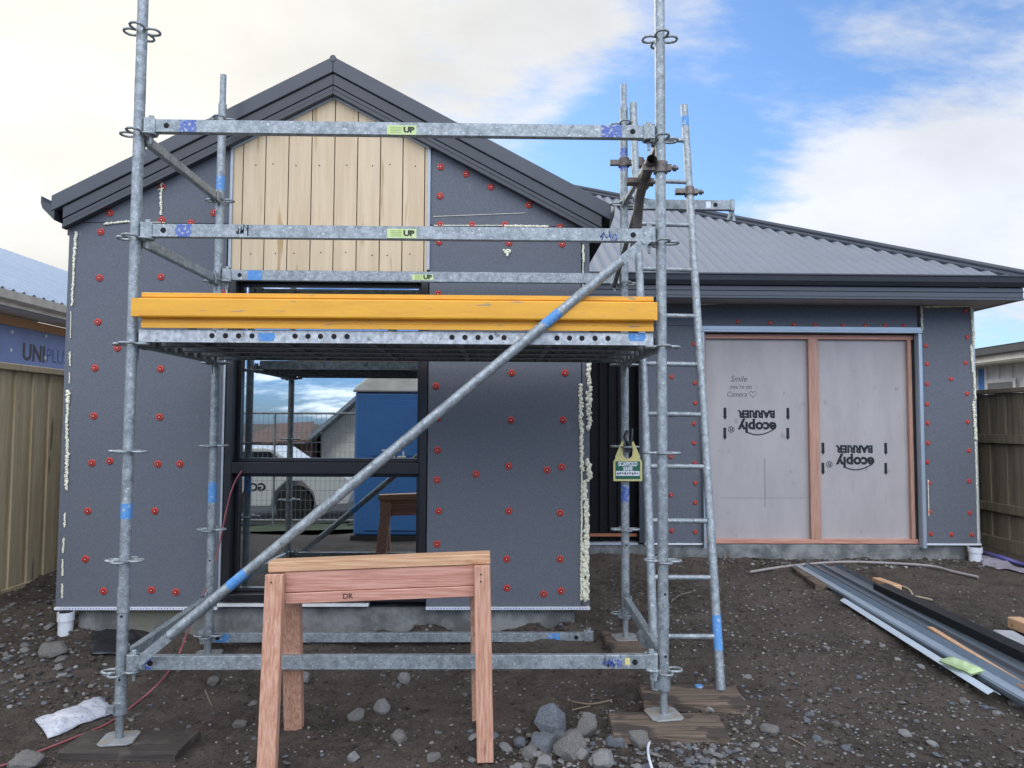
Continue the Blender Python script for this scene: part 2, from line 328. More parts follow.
def mr_(s_, a, b_):
    q = n.new('ShaderNodeMapRange'); l.new(s_, q.inputs[0]); q.inputs[1].default_value = a; q.inputs[2].default_value = b_; return q.outputs[0]
def mxc(f, a, b_):
    q = n.new('ShaderNodeMix'); q.data_type = 'RGBA'; l.new(f, q.inputs[0])
    for i, c in ((6, a), (7, b_)):
        if isinstance(c, tuple): q.inputs[i].default_value = (*c, 1)
        else: l.new(c, q.inputs[i])
    return q.outputs[2]
c = mxc(mr_(nz(1.3), .40, .60), (.068, .054, .043), (.135, .108, .086))
c = mxc(mr_(nz(11, 10, .75), .46, .62), c, (.135, .110, .088))
c = mxc(mr_(nz(70, 4), .60, .70), c, (.19, .165, .14))
c = mxc(mr_(nz(26, 6, .7), .56, .66), c, (.026, .020, .016))
l.new(c, b.inputs['Base Color'])
bp = n.new('ShaderNodeBump'); bp.inputs['Strength'].default_value = 1.0; bp.inputs['Distance'].default_value = .03; l.new(nz(34, 10, .78), bp.inputs['Height']); l.new(bp.outputs[0], b.inputs['Normal'])
me.materials.append(M); dirt = M
# street and verge behind the photographer (they show in the window's reflection)
def sheet(name, x0, x1, y0, y1, mt, dz, nx_=30, ny_=8):
    vs = [(x0+(x1-x0)*i/nx_, y0+(y1-y0)*j/ny_, 0) for j in range(ny_+1) for i in range(nx_+1)]
    vs = [(x, y, ground_h(x, y)+dz) for x, y, _ in vs]
    b_ = MB(); b_.add(vs, [(j*(nx_+1)+i, j*(nx_+1)+i+1, (j+1)*(nx_+1)+i+1, (j+1)*(nx_+1)+i) for j in range(ny_) for i in range(nx_)])
    return tag(b_.build(name, mt), kind='structure')
grassmat = mat('rough grass', (.060, .085, .030), (.040, .055, .020), .9, 0, 6, bump=.3)
sheet('verge', -30, 30, -4.6, -2.5, grassmat, .03)
sheet('street', -60, 60, -13, -4.6, asphalt, .05)

# ------------------------------------------------------------------ house
YW = 4.62           # gable cladding face
YG = 7.05           # garage cladding face
house = thing('house', 'single storey house under construction, dark grey cladding boards, gable front and garage wing', 'house', (-1.07, 5.5, .1))
def P(px, py, Y=YW): return at(px, py, Y)
zb = .286; ztop = 2.60
xl, xr = -2.712, .589; xa = -1.071
tanp = .529
YB = 4.555                                  # front of the barge boards
apex = at(333, 57, YB)
zr_apex = apex.z; xa = apex.x
def roofz(x): return zr_apex-abs(x-xa)*tanp      # top of roof
under = lambda x: roofz(x)-.235                     # underside of the barge
wx0, wx1, wz0, wz1 = -1.700, -.440, .315, 2.375      # window opening
# cladding panels of the gable wall (polygons in x,z), each an extruded board
def panel(poly, Y=YW, th=.06, name='cladding_panel', mt=clad, lab=None):
    b_ = MB().prism([(x, Y, z) for x, z in poly], (0, th, 0)); o = b_.build(name, mt, house, bevel=.002)
    if lab: o['label'] = lab
    return o
zs = at(130, 223, YW).z
gleft = panel([(xl, zb), (wx0-.02, zb), (wx0-.02, zs-.001), (xl, zs-.001)])
def rz(x): return under(x)+.06
panel([(xl, zs+.002), (wx0-.004, zs+.002), (wx0-.004, rz(wx0)), (xl, rz(xl))]) if rz(xl) > zs+.01 else panel([(xl+.13, zs+.002), (wx0-.004, zs+.002), (wx0-.004, rz(wx0)), (xl+.13, rz(xl+.13))])
zs2 = at(480, 226, YW).z
gright = panel([(wx1+.006, zb), (.535, zb), (.535, zs2-.001), (wx1+.006, zs2-.001)])
panel([(wx1+.006, zs2+.002), (.535, zs2+.002), (.535, rz(.535)), (wx1+.006, rz(wx1))])
corner = panel([(.541, zb+.01), (xr, zb+.01), (xr, rz(xr)), (.541, rz(.541))], th=.055, Y=YW+.004)
# side, rear and inner walls close the volume
b_ = MB()
for p_, q_ in (((xl, YW+.062, zb), (xl+.06, 11, 2.75)), ((xr-.06, YW+.062, zb), (xr, YG, 2.75)), ((xl, 11, zb), (xr, 11.06, 2.75))): MB().span(p_, q_).build('side_wall', clad, house)
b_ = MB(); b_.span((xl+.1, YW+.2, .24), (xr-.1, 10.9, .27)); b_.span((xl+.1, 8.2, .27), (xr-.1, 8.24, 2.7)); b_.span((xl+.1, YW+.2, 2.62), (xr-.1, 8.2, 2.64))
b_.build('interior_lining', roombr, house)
# gable plywood with grooves, set back behind its metal edge trims
ply = MB()
pxl, pxr, pzb = wx0+.008, wx1-.008, 2.385
bounds = [pxl]+[at(px, 200, YW).x for px in (242.5, 265, 288, 311, 334, 357, 380, 402.5, 424.5)]+[pxr]
for i in range(len(bounds)-1):
    a, c_ = bounds[i]+.0035, bounds[i+1]-.0035
    ply.prism([(x, YW-.002, z) for x, z in ([(a, pzb), (c_, pzb), (c_, rz(c_))]+([(xa, rz(xa))] if a < xa < c_ else [])+[(a, rz(a))])], (0, .02, 0))
ply.mat(1)
for i in range(1, len(bounds)-2):
    for zz in (2.5, 3.075): ply.disc(((bounds[i]+bounds[i+1])/2+random.uniform(-.03, .03), YW-.002, zz+random.uniform(-.01, .01)), FRONT, .0045, .0012, 8)
plyo = ply.build('plywood_panel', [plytan, darkhole], house)
g_ = MB().prism([(pxl, YW+.012, pzb), (pxr, YW+.012, pzb), (pxr, YW+.012, rz(pxr)), (xa, YW+.012, rz(xa)), (pxl, YW+.012, rz(pxl))], (0, .03, 0)); g_.build('groove_backing', plygroove, plyo)
tr_ = MB()
tr_.span((wx0-.006, YW-.012, 2.40), (wx0+.010, YW+.02, under(wx0)+.02)); tr_.span((wx1-.012, YW-.012, 2.40), (wx1+.006, YW+.02, under(wx1)+.02))
tr_.bar((wx0, YW-.008, under(wx0)-.004), (xa, YW-.008, under(xa)-.004), .02, .014); tr_.bar((xa, YW-.008, under(xa)-.004), (wx1, YW-.008, under(wx1)-.004), .02, .014)
tr_.build('edge_trim', cladedge, house)
MB().span((wx0, YW-.02, 2.372), (wx1, YW+.02, 2.386)).build('head_flashing', charcoal, house)
# window
win = MB()
yf0, yf1 = YW-.006, YW+.13
def ring(b_, x0, x1, z0, z1, w, y0, y1):
    b_.span((x0, y0, z0), (x0+w, y1, z1)); b_.span((x1-w, y0, z0), (x1, y1, z1)); b_.span((x0+w, y0, z0), (x1-w, y1, z0+w)); b_.span((x0+w, y0, z1-w), (x1-w, y1, z1))
ring(win, wx0, wx1, wz0, wz1-.005, .045, yf0, yf1)
wzm0, wzm1 = at(320, 474.5, YW).z, at(320, 462, YW).z
win.span((wx0+.045, yf0, wzm0+.004), (wx1-.045, yf1, wzm1-.004))
wino = win.build('window', blackal, house, bevel=.003)
for (z0, z1, x0, x1) in ((wzm1-.002, wz1-.052, wx0+.047, wx1-.047), (wz0+.047, wzm0+.002, wx0+.047, wx1-.047)):
    s_ = MB(); ring(s_, x0, x1, z0, z1, .022, YW+.07, YW+.125); so_ = s_.build('sash', blackal, wino, bevel=.002)
    MB().box(((x0+x1)/2, YW+.10, (z0+z1)/2), (x1-x0-.03, .006, z1-z0-.03)).build('pane', G, wino)
b_ = MB().span((wx0-.018, YW-.008, .33), (wx0-.006, YW+.03, 2.37)); b_.build('window_reveal', cladedge, house)
b_ = MB().span((wx0-.02, YW-.012, .288), (wx1-.35, YW+.05, .306)); b_.build('window_sill', white, house)
# base strips
for a, c_ in ((xl, wx0-.02), (wx1+.006, xr)):
    b_ = MB(); b_.span((a, YW-.012, zb-.018), (c_, YW+.05, zb-.001))
    k = a+.02
    b_.mat(1)
    while k < c_-.02: b_.span((k, YW-.0135, zb-.013), (k+.007, YW-.011, zb-.006)); k += .018
    b_.build('base_vent_strip', [whitepl, blue_dark], house)
# foundation
b_ = MB(); b_.span((xl+.11, YW+.055, -.3), (xr-.09, 11, zb-.02)); fo = b_.build('foundation', concrete, house, bevel=.006)
b_ = MB(); b_.span((.66, YG+.03, -.3), (4.56, YG+.4, zb-.02)); b_.build('foundation', concrete, house, bevel=.006)
# roof of the gable wing
zc = zr_apex
def rfband(b_, side, o0, o1, y0, y1, x_end, x_in=0.0):
    xs0, xs1 = xa+side*x_in, x_end
    b_.prism([(xs0, y0, roofz(xs0)-o0), (xs1, y0, roofz(xs1)-o0), (xs1, y0, roofz(xs1)-o1), (xs0, y0, roofz(xs0)-o1)], (0, y1-y0, 0))
xe_l = at(51, 200, YB).x; xe_r = at(611, 205, YB).x
rf = MB()
for s_, xe in ((-1, xe_l), (1, xe_r)): rfband(rf, s_, .012, .05, YB+.052, 11.2, xe)
roof = rf.build('roof', charcoal2, house)
cap = MB()
for s_, xe in ((-1, xe_l), (1, xe_r)): rfband(cap, s_, -.006, .096, YB, YB+.05, xe)
cap.tube([(xa, YB-.004, zr_apex-.008), (xa, 11.2, zr_apex-.008)], .021, 10)
cap.build('barge_flashing', charcoal2, roof, bevel=.004)
fb = MB()
for s_, xe in ((-1, xe_l+.065), (1, xe_r-.055)):
    rfband(fb, s_, .098, .172, YB+.014, YB+.055, xe); rfband(fb, s_, .1735, .204, YB+.019, YB+.055, xe); rfband(fb, s_, .2055, .235, YB+.010, YW-.003, xe)
fb.build('barge_board', charcoal, roof, bevel=.003)
for s_, xe in ((-1, xe_l), (1, xe_r)):
    gt = MB(); z0 = roofz(xe)
    gp = [(-.02, -.13), (.02, -.09), (.055, -.055), (.066, -.02), (.066, .02), (.058, .02), (.052, -.012), (.0, -.03), (-.02, -.03)]
    gt.prism([(xe+s_*a*(1 if s_ < 0 else .35), YB+.005, z0+c_-.02) for a, c_ in gp], (0, 6.7 if s_ < 0 else 2.1, 0))
    gt.span((xe-s_*.05, YB+.1, z0-.22), (xe-s_*.09, 11 if s_ < 0 else 6.9, z0-.05))
    gt.span((xe-s_*.09, YB+.12, z0-.215), (xl-.004 if s_ < 0 else xr+.003, 11 if s_ < 0 else 7.0, z0-.20))
    gt.build('gutter', charcoal, roof)

# garage wall ---------------------------------------------------
GT = ztop+.02
xg0 = at(644, 420, YG).x; xd0, xd1 = at(706, 430, YG).x, at(917, 430, YG).x; xg1 = at(977.5, 430, YG).x
zdt = at(810, 333, YG).z
def gpanel(x0, x1, z0, z1): return MB().span((x0, YG, z0), (x1, YG+.06, z1)).build('cladding_panel', clad, house, bevel=.002)
ga = gpanel(xg0, xd0-.045, zb, zdt+.06); gb = gpanel(xg0, xd1+.03, zdt+.063, GT+.05); gc = gpanel(xd1+.055, xg1-.035, zb, GT+.05)
MB().span((xg1-.033, YG+.004, zb), (xg1, YG+.09, GT+.05)).build('corner_board', cladedge, house)
MB().span((xg1-.06, YG+.1, zb), (xg1-.004, 14, GT+.05)).build('side_wall', clad, house); MB().span((xr, YG+3.3, zb), (xg1-.1, YG+3.36, GT)).build('side_wall', clad, house)
for p_, q_ in ((xg0, xd0-.045), (xd1+.055, xg1)): MB().span((p_, YG-.012, zb-.018), (q_, YG+.04, zb-.002)).build('base_vent_strip', whitepl, house)
# dark ribbed recess beside the garage
b_ = MB(); b_.span((xr+.02, YG+.13, zb), (xg0+.02, YG+.16, GT))
x = xr+.06
while x < xg0-.03: b_.span((x, YG+.105, zb), (x+.025, YG+.131, GT)); x += .09
b_.build('ribbed_cladding', claddark, house)
MB().span((xg0-.05, YG-.005, zb), (xg0-.003, YG+.12, GT)).build('corner_board', charcoal, house)
b_ = MB().span((xr+.05, YG+.06, zb+.05), (xg0-.06, YG+.10, zb+.075)); b_.build('entry_sill_timber', mat('orange brown sill timber', (.36, .13, .06), rough=.7), house)
MB().span((xr+.05, YG+.02, zb-.025), (xg0-.06, YG+.10, zb-.005)).build('entry_sill_strip', cladedge, house)
# garage opening: metal jambs, pink framing and two coated plywood sheets
b_ = MB()
b_.span((xd0-.04, YG-.05, zdt-.0), (xd1+.05, YG+.03, zdt+.022)); b_.span((xd0-.04, YG-.035, zdt+.022), (xd1+.05, YG+.03, zdt+.06))
b_.build('opening_head_trim', flash_lite, house, bevel=.003)
b_ = MB(); b_.span((xd1+.008, YG-.05, zb-.045), (xd1+.026, YG+.03, zdt-.002)); b_.span((xd1+.026, YG-.035, zb-.045), (xd1+.052, YG+.03, zdt-.002)); b_.build('opening_jamb_trim', flash_lite, house, bevel=.003)
b_ = MB(); b_.span((xd0-.043, YG-.05, zb-.045), (xd0-.02, YG+.03, zdt-.002)); b_.build('opening_jamb_trim', flash_lite, house, bevel=.003)
yp = YG+.075
xm0, xm1 = at(811, 430, YG).x, at(821, 430, YG).x
MB().span((xd0-.015, yp-.04, zdt-.055), (xd1+.005, yp-.002, zdt-.012)).build('framing_top_rail', pinkwood, house, bevel=.002)
MB().span((xd0-.015, yp-.045, zb-.012), (xd1+.005, yp+.02, zb+.03)).build('framing_bottom_plate', pinkwood, house, bevel=.002)
for a, c_ in ((xd0-.015, xd0+.015), (xm0, xm1), (xd1-.055, xd1-.02)):
    MB().span((a, yp-.045, zb+.032), (c_, yp-.002, zdt-.057)).build('framing_stud', pinkwood_v, house, bevel=.002)
sheets = []
for a, c_ in ((xd0-.01, (xm0+xm1)/2-.002), ((xm0+xm1)/2+.002, xd1-.002)):
    sheets.append(MB().span((a, yp, zb+.025), (c_, yp+.018, zdt-.02)).build('plywood_sheet', plygrey, house))
MB().span((xd0-.1, yp+.02, zb-.02), (xd1+.1, yp+.05, zdt+.15)).build('opening_light_block', roombr, house)  # unseen sheet added behind the plywood to stop light leaking through the gaps
def print_mark(sh, px, py):
    c_ = at(px, py, yp)-Vector((0, .0015, 0)); k = .00965   # metres per pixel on the sheet
    Xd, Ud = -XP, -ZP
    text('lettering', 'BARRIER', .098, ink, sh, c_+Vector((0, 0, .150)), Xd, Ud, sx=.97, bold=.0048)
    text('lettering', 'ecoply', .140, ink, sh, c_+Vector((.006, 0, .022)), Xd, Ud, sx=1.02, bold=.0055)
    text('lettering', '®', .085, ink, sh, c_+Vector((-.255, 0, .0)), Xd, Ud)
    sw = MB(); pts = []
    for i in range(15):
        t_ = i/14; pts.append(c_+Vector((-.115+.29*t_, 0, -.018-.042*math.sin(math.pi*t_**.9)**.9+.022*t_*t_)))
    sw.tube(pts, .005, 6); sw.build('swoosh_mark', ink, sh)
    for dx in (-.318, .305):
        for dz in (.150, -.046):
            q = c_+Vector((dx+.02*dz, 0, dz)); w = .014; ar = MB()
            ar.prism([q+Vector(v) for v in ((-w, 0, .058), (w, 0, .058), (w, 0, -.028), (w*1.5, 0, -.028), (0, 0, -.062), (-w*1.5, 0, -.028), (-w, 0, -.028))], (0, .0012, 0))
            ar.build('arrow_mark', ink, sh)
print_mark(sheets[0], 757, 429); print_mark(sheets[1], 855, 464)
# pencilled note and hairline cracks
c_ = at(739.5, 379, yp)-Vector((0, .0015, 0))
for i, (w_, dx, sz) in enumerate((('Smile', -.01, .085), ('you\'re on', .01, .062), ('Camera', -.03, .07))):
    text('pencil_note', w_, sz, pencil, sheets[0], c_+Vector((dx, 0, -.076*i)), XP, ZP, shear=.25, sx=.9, bold=-.0004)
hp = []
hc = at(753, 394, yp)-Vector((0, .001, 0))
for i in range(25):
    t_ = 2*math.pi*i/24; hp.append(hc+Vector((16*math.sin(t_)**3, 0, 13*math.cos(t_)-5*math.cos(2*t_)-2*math.cos(3*t_)-math.cos(4*t_)))*.0021)
MB().tube(hp[:-1], .002, 5, closed=True).build('heart_mark', pencil, sheets[0])
b_ = MB(); b_.tube([at(765+random.uniform(-.3, .3), y, yp)-Vector((0, .0003, 0)) for y in range(459, 515, 8)], .0022, 4); b_.tube([at(x, 498, yp)-Vector((0, .0002, 0)) for x in (720, 760, 808)], .0013, 4)
b_.build('pencil_line', pencil, sheets[0])
# garage roof -----------------------------------------------------
YE = 6.65
ge = at(700, 273, YE).z; xc = at(1022, 280, YE).x
run = 4.3; zslope = .53
rf = MB(); vs = []; fs = []; x = .66; st = .0135
cols = []
while x < xc: cols.append(x); x += st
cols.append(xc)
for x in cols:
    w_ = .015*math.cos(2*math.pi*x/.108)
    r_ = min(xc-x, run)
    for q in range(2):
        vs.append((x, YE+r_*q-(.03 if q == 0 else 0), ge+r_*q*zslope+w_-(.016 if q == 0 else 0)))
rf.add(vs, [(2*i, 2*i+2, 2*i+3, 2*i+1) for i in range(len(cols)-1)], True)
groof = rf.build('corrugated_roof', roofmat, house)
b_ = MB()
b_.add([(xc, YE, ge), (xc-run, YE+run, ge+run*zslope), (xc-run, YE+2*run, ge+run*zslope), (xc, YE+3*run, ge)], [(0, 1, 2, 3)]); b_.build('roof_side', roofmat, groof)
b_ = MB(); A = Vector((xc+.03, YE-.02, ge+.008)); B = Vector((xc-run, YE+run, ge+run*zslope+.028)); dd = (B-A).normalized(); sd = Vector((-1, -1, 0)).normalized()
nrm = Vector((0, -zslope, 1)).normalized()
perp = nrm.cross(dd).normalized(); perp = perp if perp.x < 0 else -perp
b_.add([A+perp*.0, A+perp*.12, B+perp*.12, B], [(0, 1, 2, 3)]); b_.tube([A+Vector((0, 0, .012)), B+Vector((0, 0, .012))], .028, 10)
b_.add([A+perp*.12, A+perp*.12-nrm*.02, B+perp*.12-nrm*.02, B+perp*.12], [(0, 1, 2, 3)])
b_.build('hip_flashing', charcoal2, groof)
screw = MB().disc((0, 0, 0), (0, -.47, .88), .011, .007, 8).build('roofing_screw', charcoal, groof); screw.location = (.81, YE+.12, ge+.12*zslope+.014); sroot = Vector(WORLD[groof.name]); screw.location = screw.location-sroot
for row, k in ((.12, 1), (.95, 2), (1.75, 2), (2.5, 2)):
    x = .81; i = 0
    while x < xc-row-.2:
        if i % 2 == 0 and not (row == .12 and i == 0):
            o = screw.copy(); COL.objects.link(o); o.parent = groof; o.location = Vector((x, YE+row, ge+row*zslope+.014))-sroot
        x += .108; i += k
b_ = MB()
gx0 = .74
gpz = [(0, -.012), (-.012, -.008), (-.06, -.04), (-.075, -.11), (-.06, -.125), (0, -.125)]
b_.prism([(gx0, YE+.0+a, ge+c_) for a, c_ in [(0, -.02), (-.088, -.012), (-.088, -.024), (-.078, -.03), (-.07, -.075), (-.04, -.112), (0, -.115)]], (xc+.09-gx0, 0, 0))
b_.build('gutter', charcoal, groof)
b_ = MB(); b_.span((gx0, YE-.012, ztop+.012), (xc, YE+.02, ge-.117)); b_.span((gx0, YE-.022, ztop+.06), (xc, YE-.012, ztop+.075)); b_.span((gx0, YE-.016, ztop-.012), (xc+.004, YE+.02, ztop+.011)); b_.build('fascia', mat('charcoal fascia', (.062, .070, .084), (.056, .064, .077), .4, 0, 3), groof, bevel=.003)
b_ = MB(); b_.span((gx0, YE+.021, ztop), (xc-.002, YG+.2, ztop+.016)); b_.span((xc-.03, YE+.021, ztop-.01), (xc, YG+3, ge-.03)); b_.build('soffit_lining', soffit, groof)

# washers --------------------------------------------------------------------
wm = MB(); wm.mat(0).tube([(0, 0, 0), (0, -.004, 0), (0, -.006, 0)], 0, 16, radii=[.0215, .0215, .016]); wm.mat(1).disc((0, -.006, 0), FRONT, .012, .0012, 14); wm.mat(0).disc((0, -.007, 0), FRONT, .0065, .002, 10); wm.mat(2).disc((0, -.0085, 0), FRONT, .0028, .001, 8)
wproto = wm.build('fixing_washer', [redwash, redwash2, whitepl]); first = [True]
def washers(par, pts, Y):
    for px, py in pts:
        o = wproto if first[0] else wproto.copy()
        if not first[0]: COL.objects.link(o)
        first[0] = False
        p = at(px, py, Y)-Vector((0, .0003, 0)); o.parent = par; o.location = p-Vector(WORLD[par.name]); o.rotation_euler = (0, random.uniform(0, 3), 0)
washers(gleft, [(110, 213), (101, 232), (162, 220), (191, 223), (214, 213), (99.7, 278), (161, 277), (98, 322), (117.7, 348), (95, 368), (160.7, 369), (94, 416), (159.7, 417), (92, 463), (110, 461), (158, 464), (180, 464), (222, 293), (88, 511), (155, 511), (85.7, 559), (151.7, 590), (103.7, 591), (176, 592), (162, 187)], YW)
washers(gright, [(440.7, 167), (466, 174), (491, 187), (529, 205), (440, 196), (440, 225), (472, 225), (505, 225), (560, 227), (439, 242), (509, 243), (562, 244), (438, 294), (436, 386), (511.7, 373), (565, 373), (438, 418), (511, 420), (563, 420), (437.7, 450), (476, 474), (508.7, 466), (547, 470), (561.7, 467), (437, 480), (438.7, 511), (509, 511), (560, 513), (437, 544), (506.7, 559), (560, 559), (507, 588), (543.7, 594), (561, 591)], YW)
washers(gb, [(738, 321.5), (770, 323), (794, 324.7), (814.7, 325), (842.7, 325.7), (865, 325.7), (885, 325.7), (904, 326)], YG)
washers(gc, [(965, 311), (926, 345.7), (967, 337), (926.7, 364), (965.7, 363), (950.7, 379), (927, 384), (967, 393.7), (927, 404), (927.7, 423), (967.7, 422), (928, 443), (968.7, 450.7), (927.5, 462), (929, 483), (929.7, 512), (930.7, 534), (970, 513), (951.7, 534.7), (972, 535), (969, 481)], YG)
washers(ga, [(694, 344), (694.7, 383), (695, 403), (694, 423.7), (694, 443), (694.5, 463), (695, 483), (695, 502.7), (695, 532), (671.7, 377), (670.7, 456.7), (671.7, 530.7), (671, 415), (671, 495)], YG)
# foam beads -------------------------------------------------------------------
def bead(par, runs, Y):
    sd = 0
    for (x0, y0, x1, y1, r_) in runs:
        a, c_ = at(x0, y0, Y), at(x1, y1, Y); d = (c_-a).length; t_ = 0; b_ = MB(); r_ *= .8
        while t_ < d:
            p = a.lerp(c_, t_/d); rr = r_*random.uniform(.4, 1.1); sd += 1
            b_.ico(p+Vector((random.uniform(-.8, .8)*r_, random.uniform(-.5, .1)*r_, random.uniform(-.3, .3)*r_)), rr, (1, .75, random.uniform(.7, 1.4)), .6, sd, 2)
            t_ += rr*random.uniform(.35, .85)
        nn_ = max(6, int(d/.012)); pts = [a.lerp(c_, i/nn_)+Vector((r_*.5*noise.noise(Vector((i*.5, sd, 1))), 0, 0)) for i in range(nn_+1)]
        if r_ < .012: b_.tube(pts, r_, 8, radii=[r_*(.55+.5*abs(noise.noise(Vector((i*.7, sd, 5))))) for i in range(nn_+1)])
        b_.build('foam_bead', foam, par)
bead(gleft, [(76, 232, 74, 262, .009), (74, 262, 72, 306, .007), (71, 312, 70.5, 338, .003), (70, 352, 70, 366, .005), (69.5, 373, 69.5, 383, .004), (69, 392, 67, 402, .013), (68, 402, 66.5, 440, .009), (68, 440, 66, 490, .011), (65, 513, 64.5, 527, .006), (64, 538, 63, 553, .006), (62.8, 560, 62.5, 576, .006), (62.5, 584, 62, 598, .006), (105, 224, 128, 221.5, .008), (128, 222, 165, 222.5, .003), (161.5, 181, 161, 215, .0085), (158, 190, 163, 188, .005)], YW-.004)
bead(gright, [(580.5, 385, 582, 470, .013), (582, 470, 581, 600, .006), (505, 226, 548, 226.5, .009), (434, 225.5, 505, 225.5, .004), (505, 250, 508, 256, .012), (508, 250, 509, 252, .012), (433, 216.5, 525, 213, .002), (441, 165, 438, 167, .004)], YW-.004)
bead(corner, [(589, 364, 589.5, 386, .014), (588.5, 388, 589, 428, .017), (588, 461, 589, 480, .017), (585, 482, 586, 545, .0155), (584.5, 545, 584, 601, .018), (587, 500, 587.5, 600, .012), (583, 246, 583.5, 262, .008), (583, 262, 583, 300, .004)], YW-.002)
bead(gc, [(971.5, 308, 974, 345, .014), (971, 346, 973, 372, .012), (974, 372, 975, 400, .012), (973.5, 402, 976, 440, .015), (975.5, 442, 977, 490, .008), (977, 490, 978, 540, .006), (921.5, 306, 922, 331, .010), (925, 307, 970, 306, .010), (928, 480, 929, 516, .005)], YG-.004)
bead(gb, [(700, 304.5, 733, 303, .006), (735, 303.5, 915, 304, .0025)], YG-.004)

# ------------------------------------------------------------------ scaffold
XL, XRR, YF, YK = -1.69, .772, 3.40, 4.41
zk = lambda k: .30+.495*k
scaf = thing('scaffold', 'galvanised steel scaffold with four posts and a long diagonal brace before the gable', 'scaffold', (XL, YF, 0))
# one pressing (four loops of bent bar round the post)
pm = MB()
for q in range(4):
    a = math.pi/2*q; ca, sa = math.cos(a), math.sin(a)
    def rt(x, y): return (ca*x-sa*y, sa*x+ca*y, 0)
    pts = [rt(.018, .022), rt(.05, .030), rt(.072, .024), rt(.082, .008), rt(.082, -.008), rt(.072, -.024), rt(.05, -.030), rt(.018, -.022)]
    pm.tube(pts, .0062, 8)
press = pm.build('pressing', galv); pfirst = [True]
def standard(x, y, z0, ztop_, levels, spig, joint=None, blue=None, plate=True, rot=0):
    b_ = MB(); b_.tube([(x, y, z0+.14), (x, y, spig)], .0243, 20); b_.tube([(x, y, spig), (x, y, ztop_)], .0185, 16)
    if joint:
        for jz in joint: b_.tube([(x, y, jz-.055), (x, y, jz+.055)], .0275, 20)
    b_.mat(1)
    for hz in (z0+.27, z0+.55): b_.disc((x+.004, y-.0236, hz), FRONT, .006, .0015, 8)
    b_.mat(0)
    o = b_.build('standard', [galv, darkhole], scaf)
    for k in levels:
        c_ = press if pfirst[0] else press.copy()
        if not pfirst[0]: COL.objects.link(c_)
        pfirst[0] = False
        c_.parent = o; c_.location = Vector((x, y, k))-Vector(WORLD[o.name]); c_.rotation_euler = (random.uniform(-.02, .02), random.uniform(-.02, .02), rot)
    if blue:
        for (z_, h, mt_) in blue: MB().tube([(x, y, z_), (x, y, z_+h)], .0249, 20, caps=False).build('paint_band', mt_, o)
    j = MB(); j.tube([(x, y, z0+.008), (x, y, z0+.2)], .0172, 14); j.tube([(x, y, z0+.115), (x, y, z0+.165)], .031, 14); j.box((x-.03, y-.02, z0+.14), (.035, .03, .03))
    jo = j.build('jack', galv2, o)
    if plate:
        rr = Matrix.Rotation(.15, 3, 'Z'); pl = MB(); w = .075
        poly = [rr @ Vector(v) for v in ((-w+.02, -w, 0), (w-.02, -w, 0), (w, -w+.02, 0), (w, w-.02, 0), (w-.02, w, 0), (-w+.02, w, 0), (-w, w-.02, 0), (-w, -w+.02, 0))]
        pl.prism([p+Vector((x, y, z0)) for p in poly], (0, 0, .008)); pl.build('base_plate', mudsteel, o, bevel=.002)
    return o
FLp = standard(XL, YF, 0.0, 4.4, [zk(k) for k in range(8)], 3.60, [3.54, zk(0)+.32], [(.985, .07, blue_paint), (2.93, .11, galv2)])
FRp = standard(XRR, YF, .098, 4.5, [zk(k)+.003 for k in range(8)], 3.56, [.55], [(1.02, .05, galv2)])
BLp = standard(XL, YK, .06, 3.553, [zk(k)-.005 for k in range(1, 7)]+[.173], 3.37, None, [(2.83, .09, blue_paint), (.95, .12, blue_paint)])
BRp = standard(XRR+.003, YK, .153, 3.53, [zk(k) for k in range(0, 7)], 3.38, None, [(2.98, .14, blue_dark), (.96, .10, blue_dark)])
def ledger(px0, pxh, y, z, x0=XL, x1=XRR, name='ledger', paint=(), parent=None, holes=True, hz=None, sect=(.034, .062)):
    b_ = MB(); a, c_ = x0+.075, x1-.075
    b_.span((a, y-sect[0]/2, z-sect[1]/2), (c_, y+sect[0]/2, z+sect[1]/2))
    for s_, e in ((-1, x0), (1, x1)):            # forked ends and wedge
        b_.span((e-s_*.03, y-.022, z-.036), (e-s_*.085, y-.0175, z+.036)); b_.span((e-s_*.03, y+.0175, z-.036), (e-s_*.085, y+.022, z+.036))
        b_.span((e-s_*.028, y-.02, z+.03), (e-s_*.07, y+.02, z+.0385))
        b_.prism([(e-s_*.044, y-.005, z+.055), (e-s_*.068, y-.005, z+.055), (e-s_*.062, y-.005, z-.085), (e-s_*.05, y-.005, z-.085)], (0, .01, 0))
    b_.mat(1)
    if holes:
        for hx in (a+.06, c_-.06): b_.disc((hx, y-sect[0]/2, z), FRONT, .013, .0012, 16)
    o = b_.build(name, [galv, darkhole], parent or scaf, bevel=.004)
    for (p0, p1, mt_) in paint:
        xa0, xa1 = at(p0, 300, y).x, at(p1, 300, y).x
        MB().span((xa0, y-sect[0]/2-.001, z-sect[1]/2+.002), (xa1, y-sect[0]/2, z+sect[1]/2-.002)).build('paint_mark', mt_, o)
    return o
def sticker(led, px0, px1, py0, py1, Y, tx):
    a, c_ = at(px0, py1, Y), at(px1, py0, Y)
    s_ = MB().span((a.x, Y-.0012, a.z), (c_.x, Y, c_.z)).build('sticker', stickmat, led)
    text('lettering', 'UP', .036, stickdark, led, ((a.x+c_.x)/2+(c_.x-a.x)*.24, Y-.0016, (a.z+c_.z)/2), XP, ZP, ext=.0004, sx=1.15, bold=.002)
    b_ = MB(); w = (c_.x-a.x)
    for dz in (.012, .004, -.004, -.012): b_.span((a.x+w*.12, Y-.0016, (a.z+c_.z)/2+dz-.0015), (a.x+w*.5, Y-.0011, (a.z+c_.z)/2+dz+.0015))
    b_.build('sticker_print', mat('faded sticker print', (.30, .40, .12), rough=.6), led)
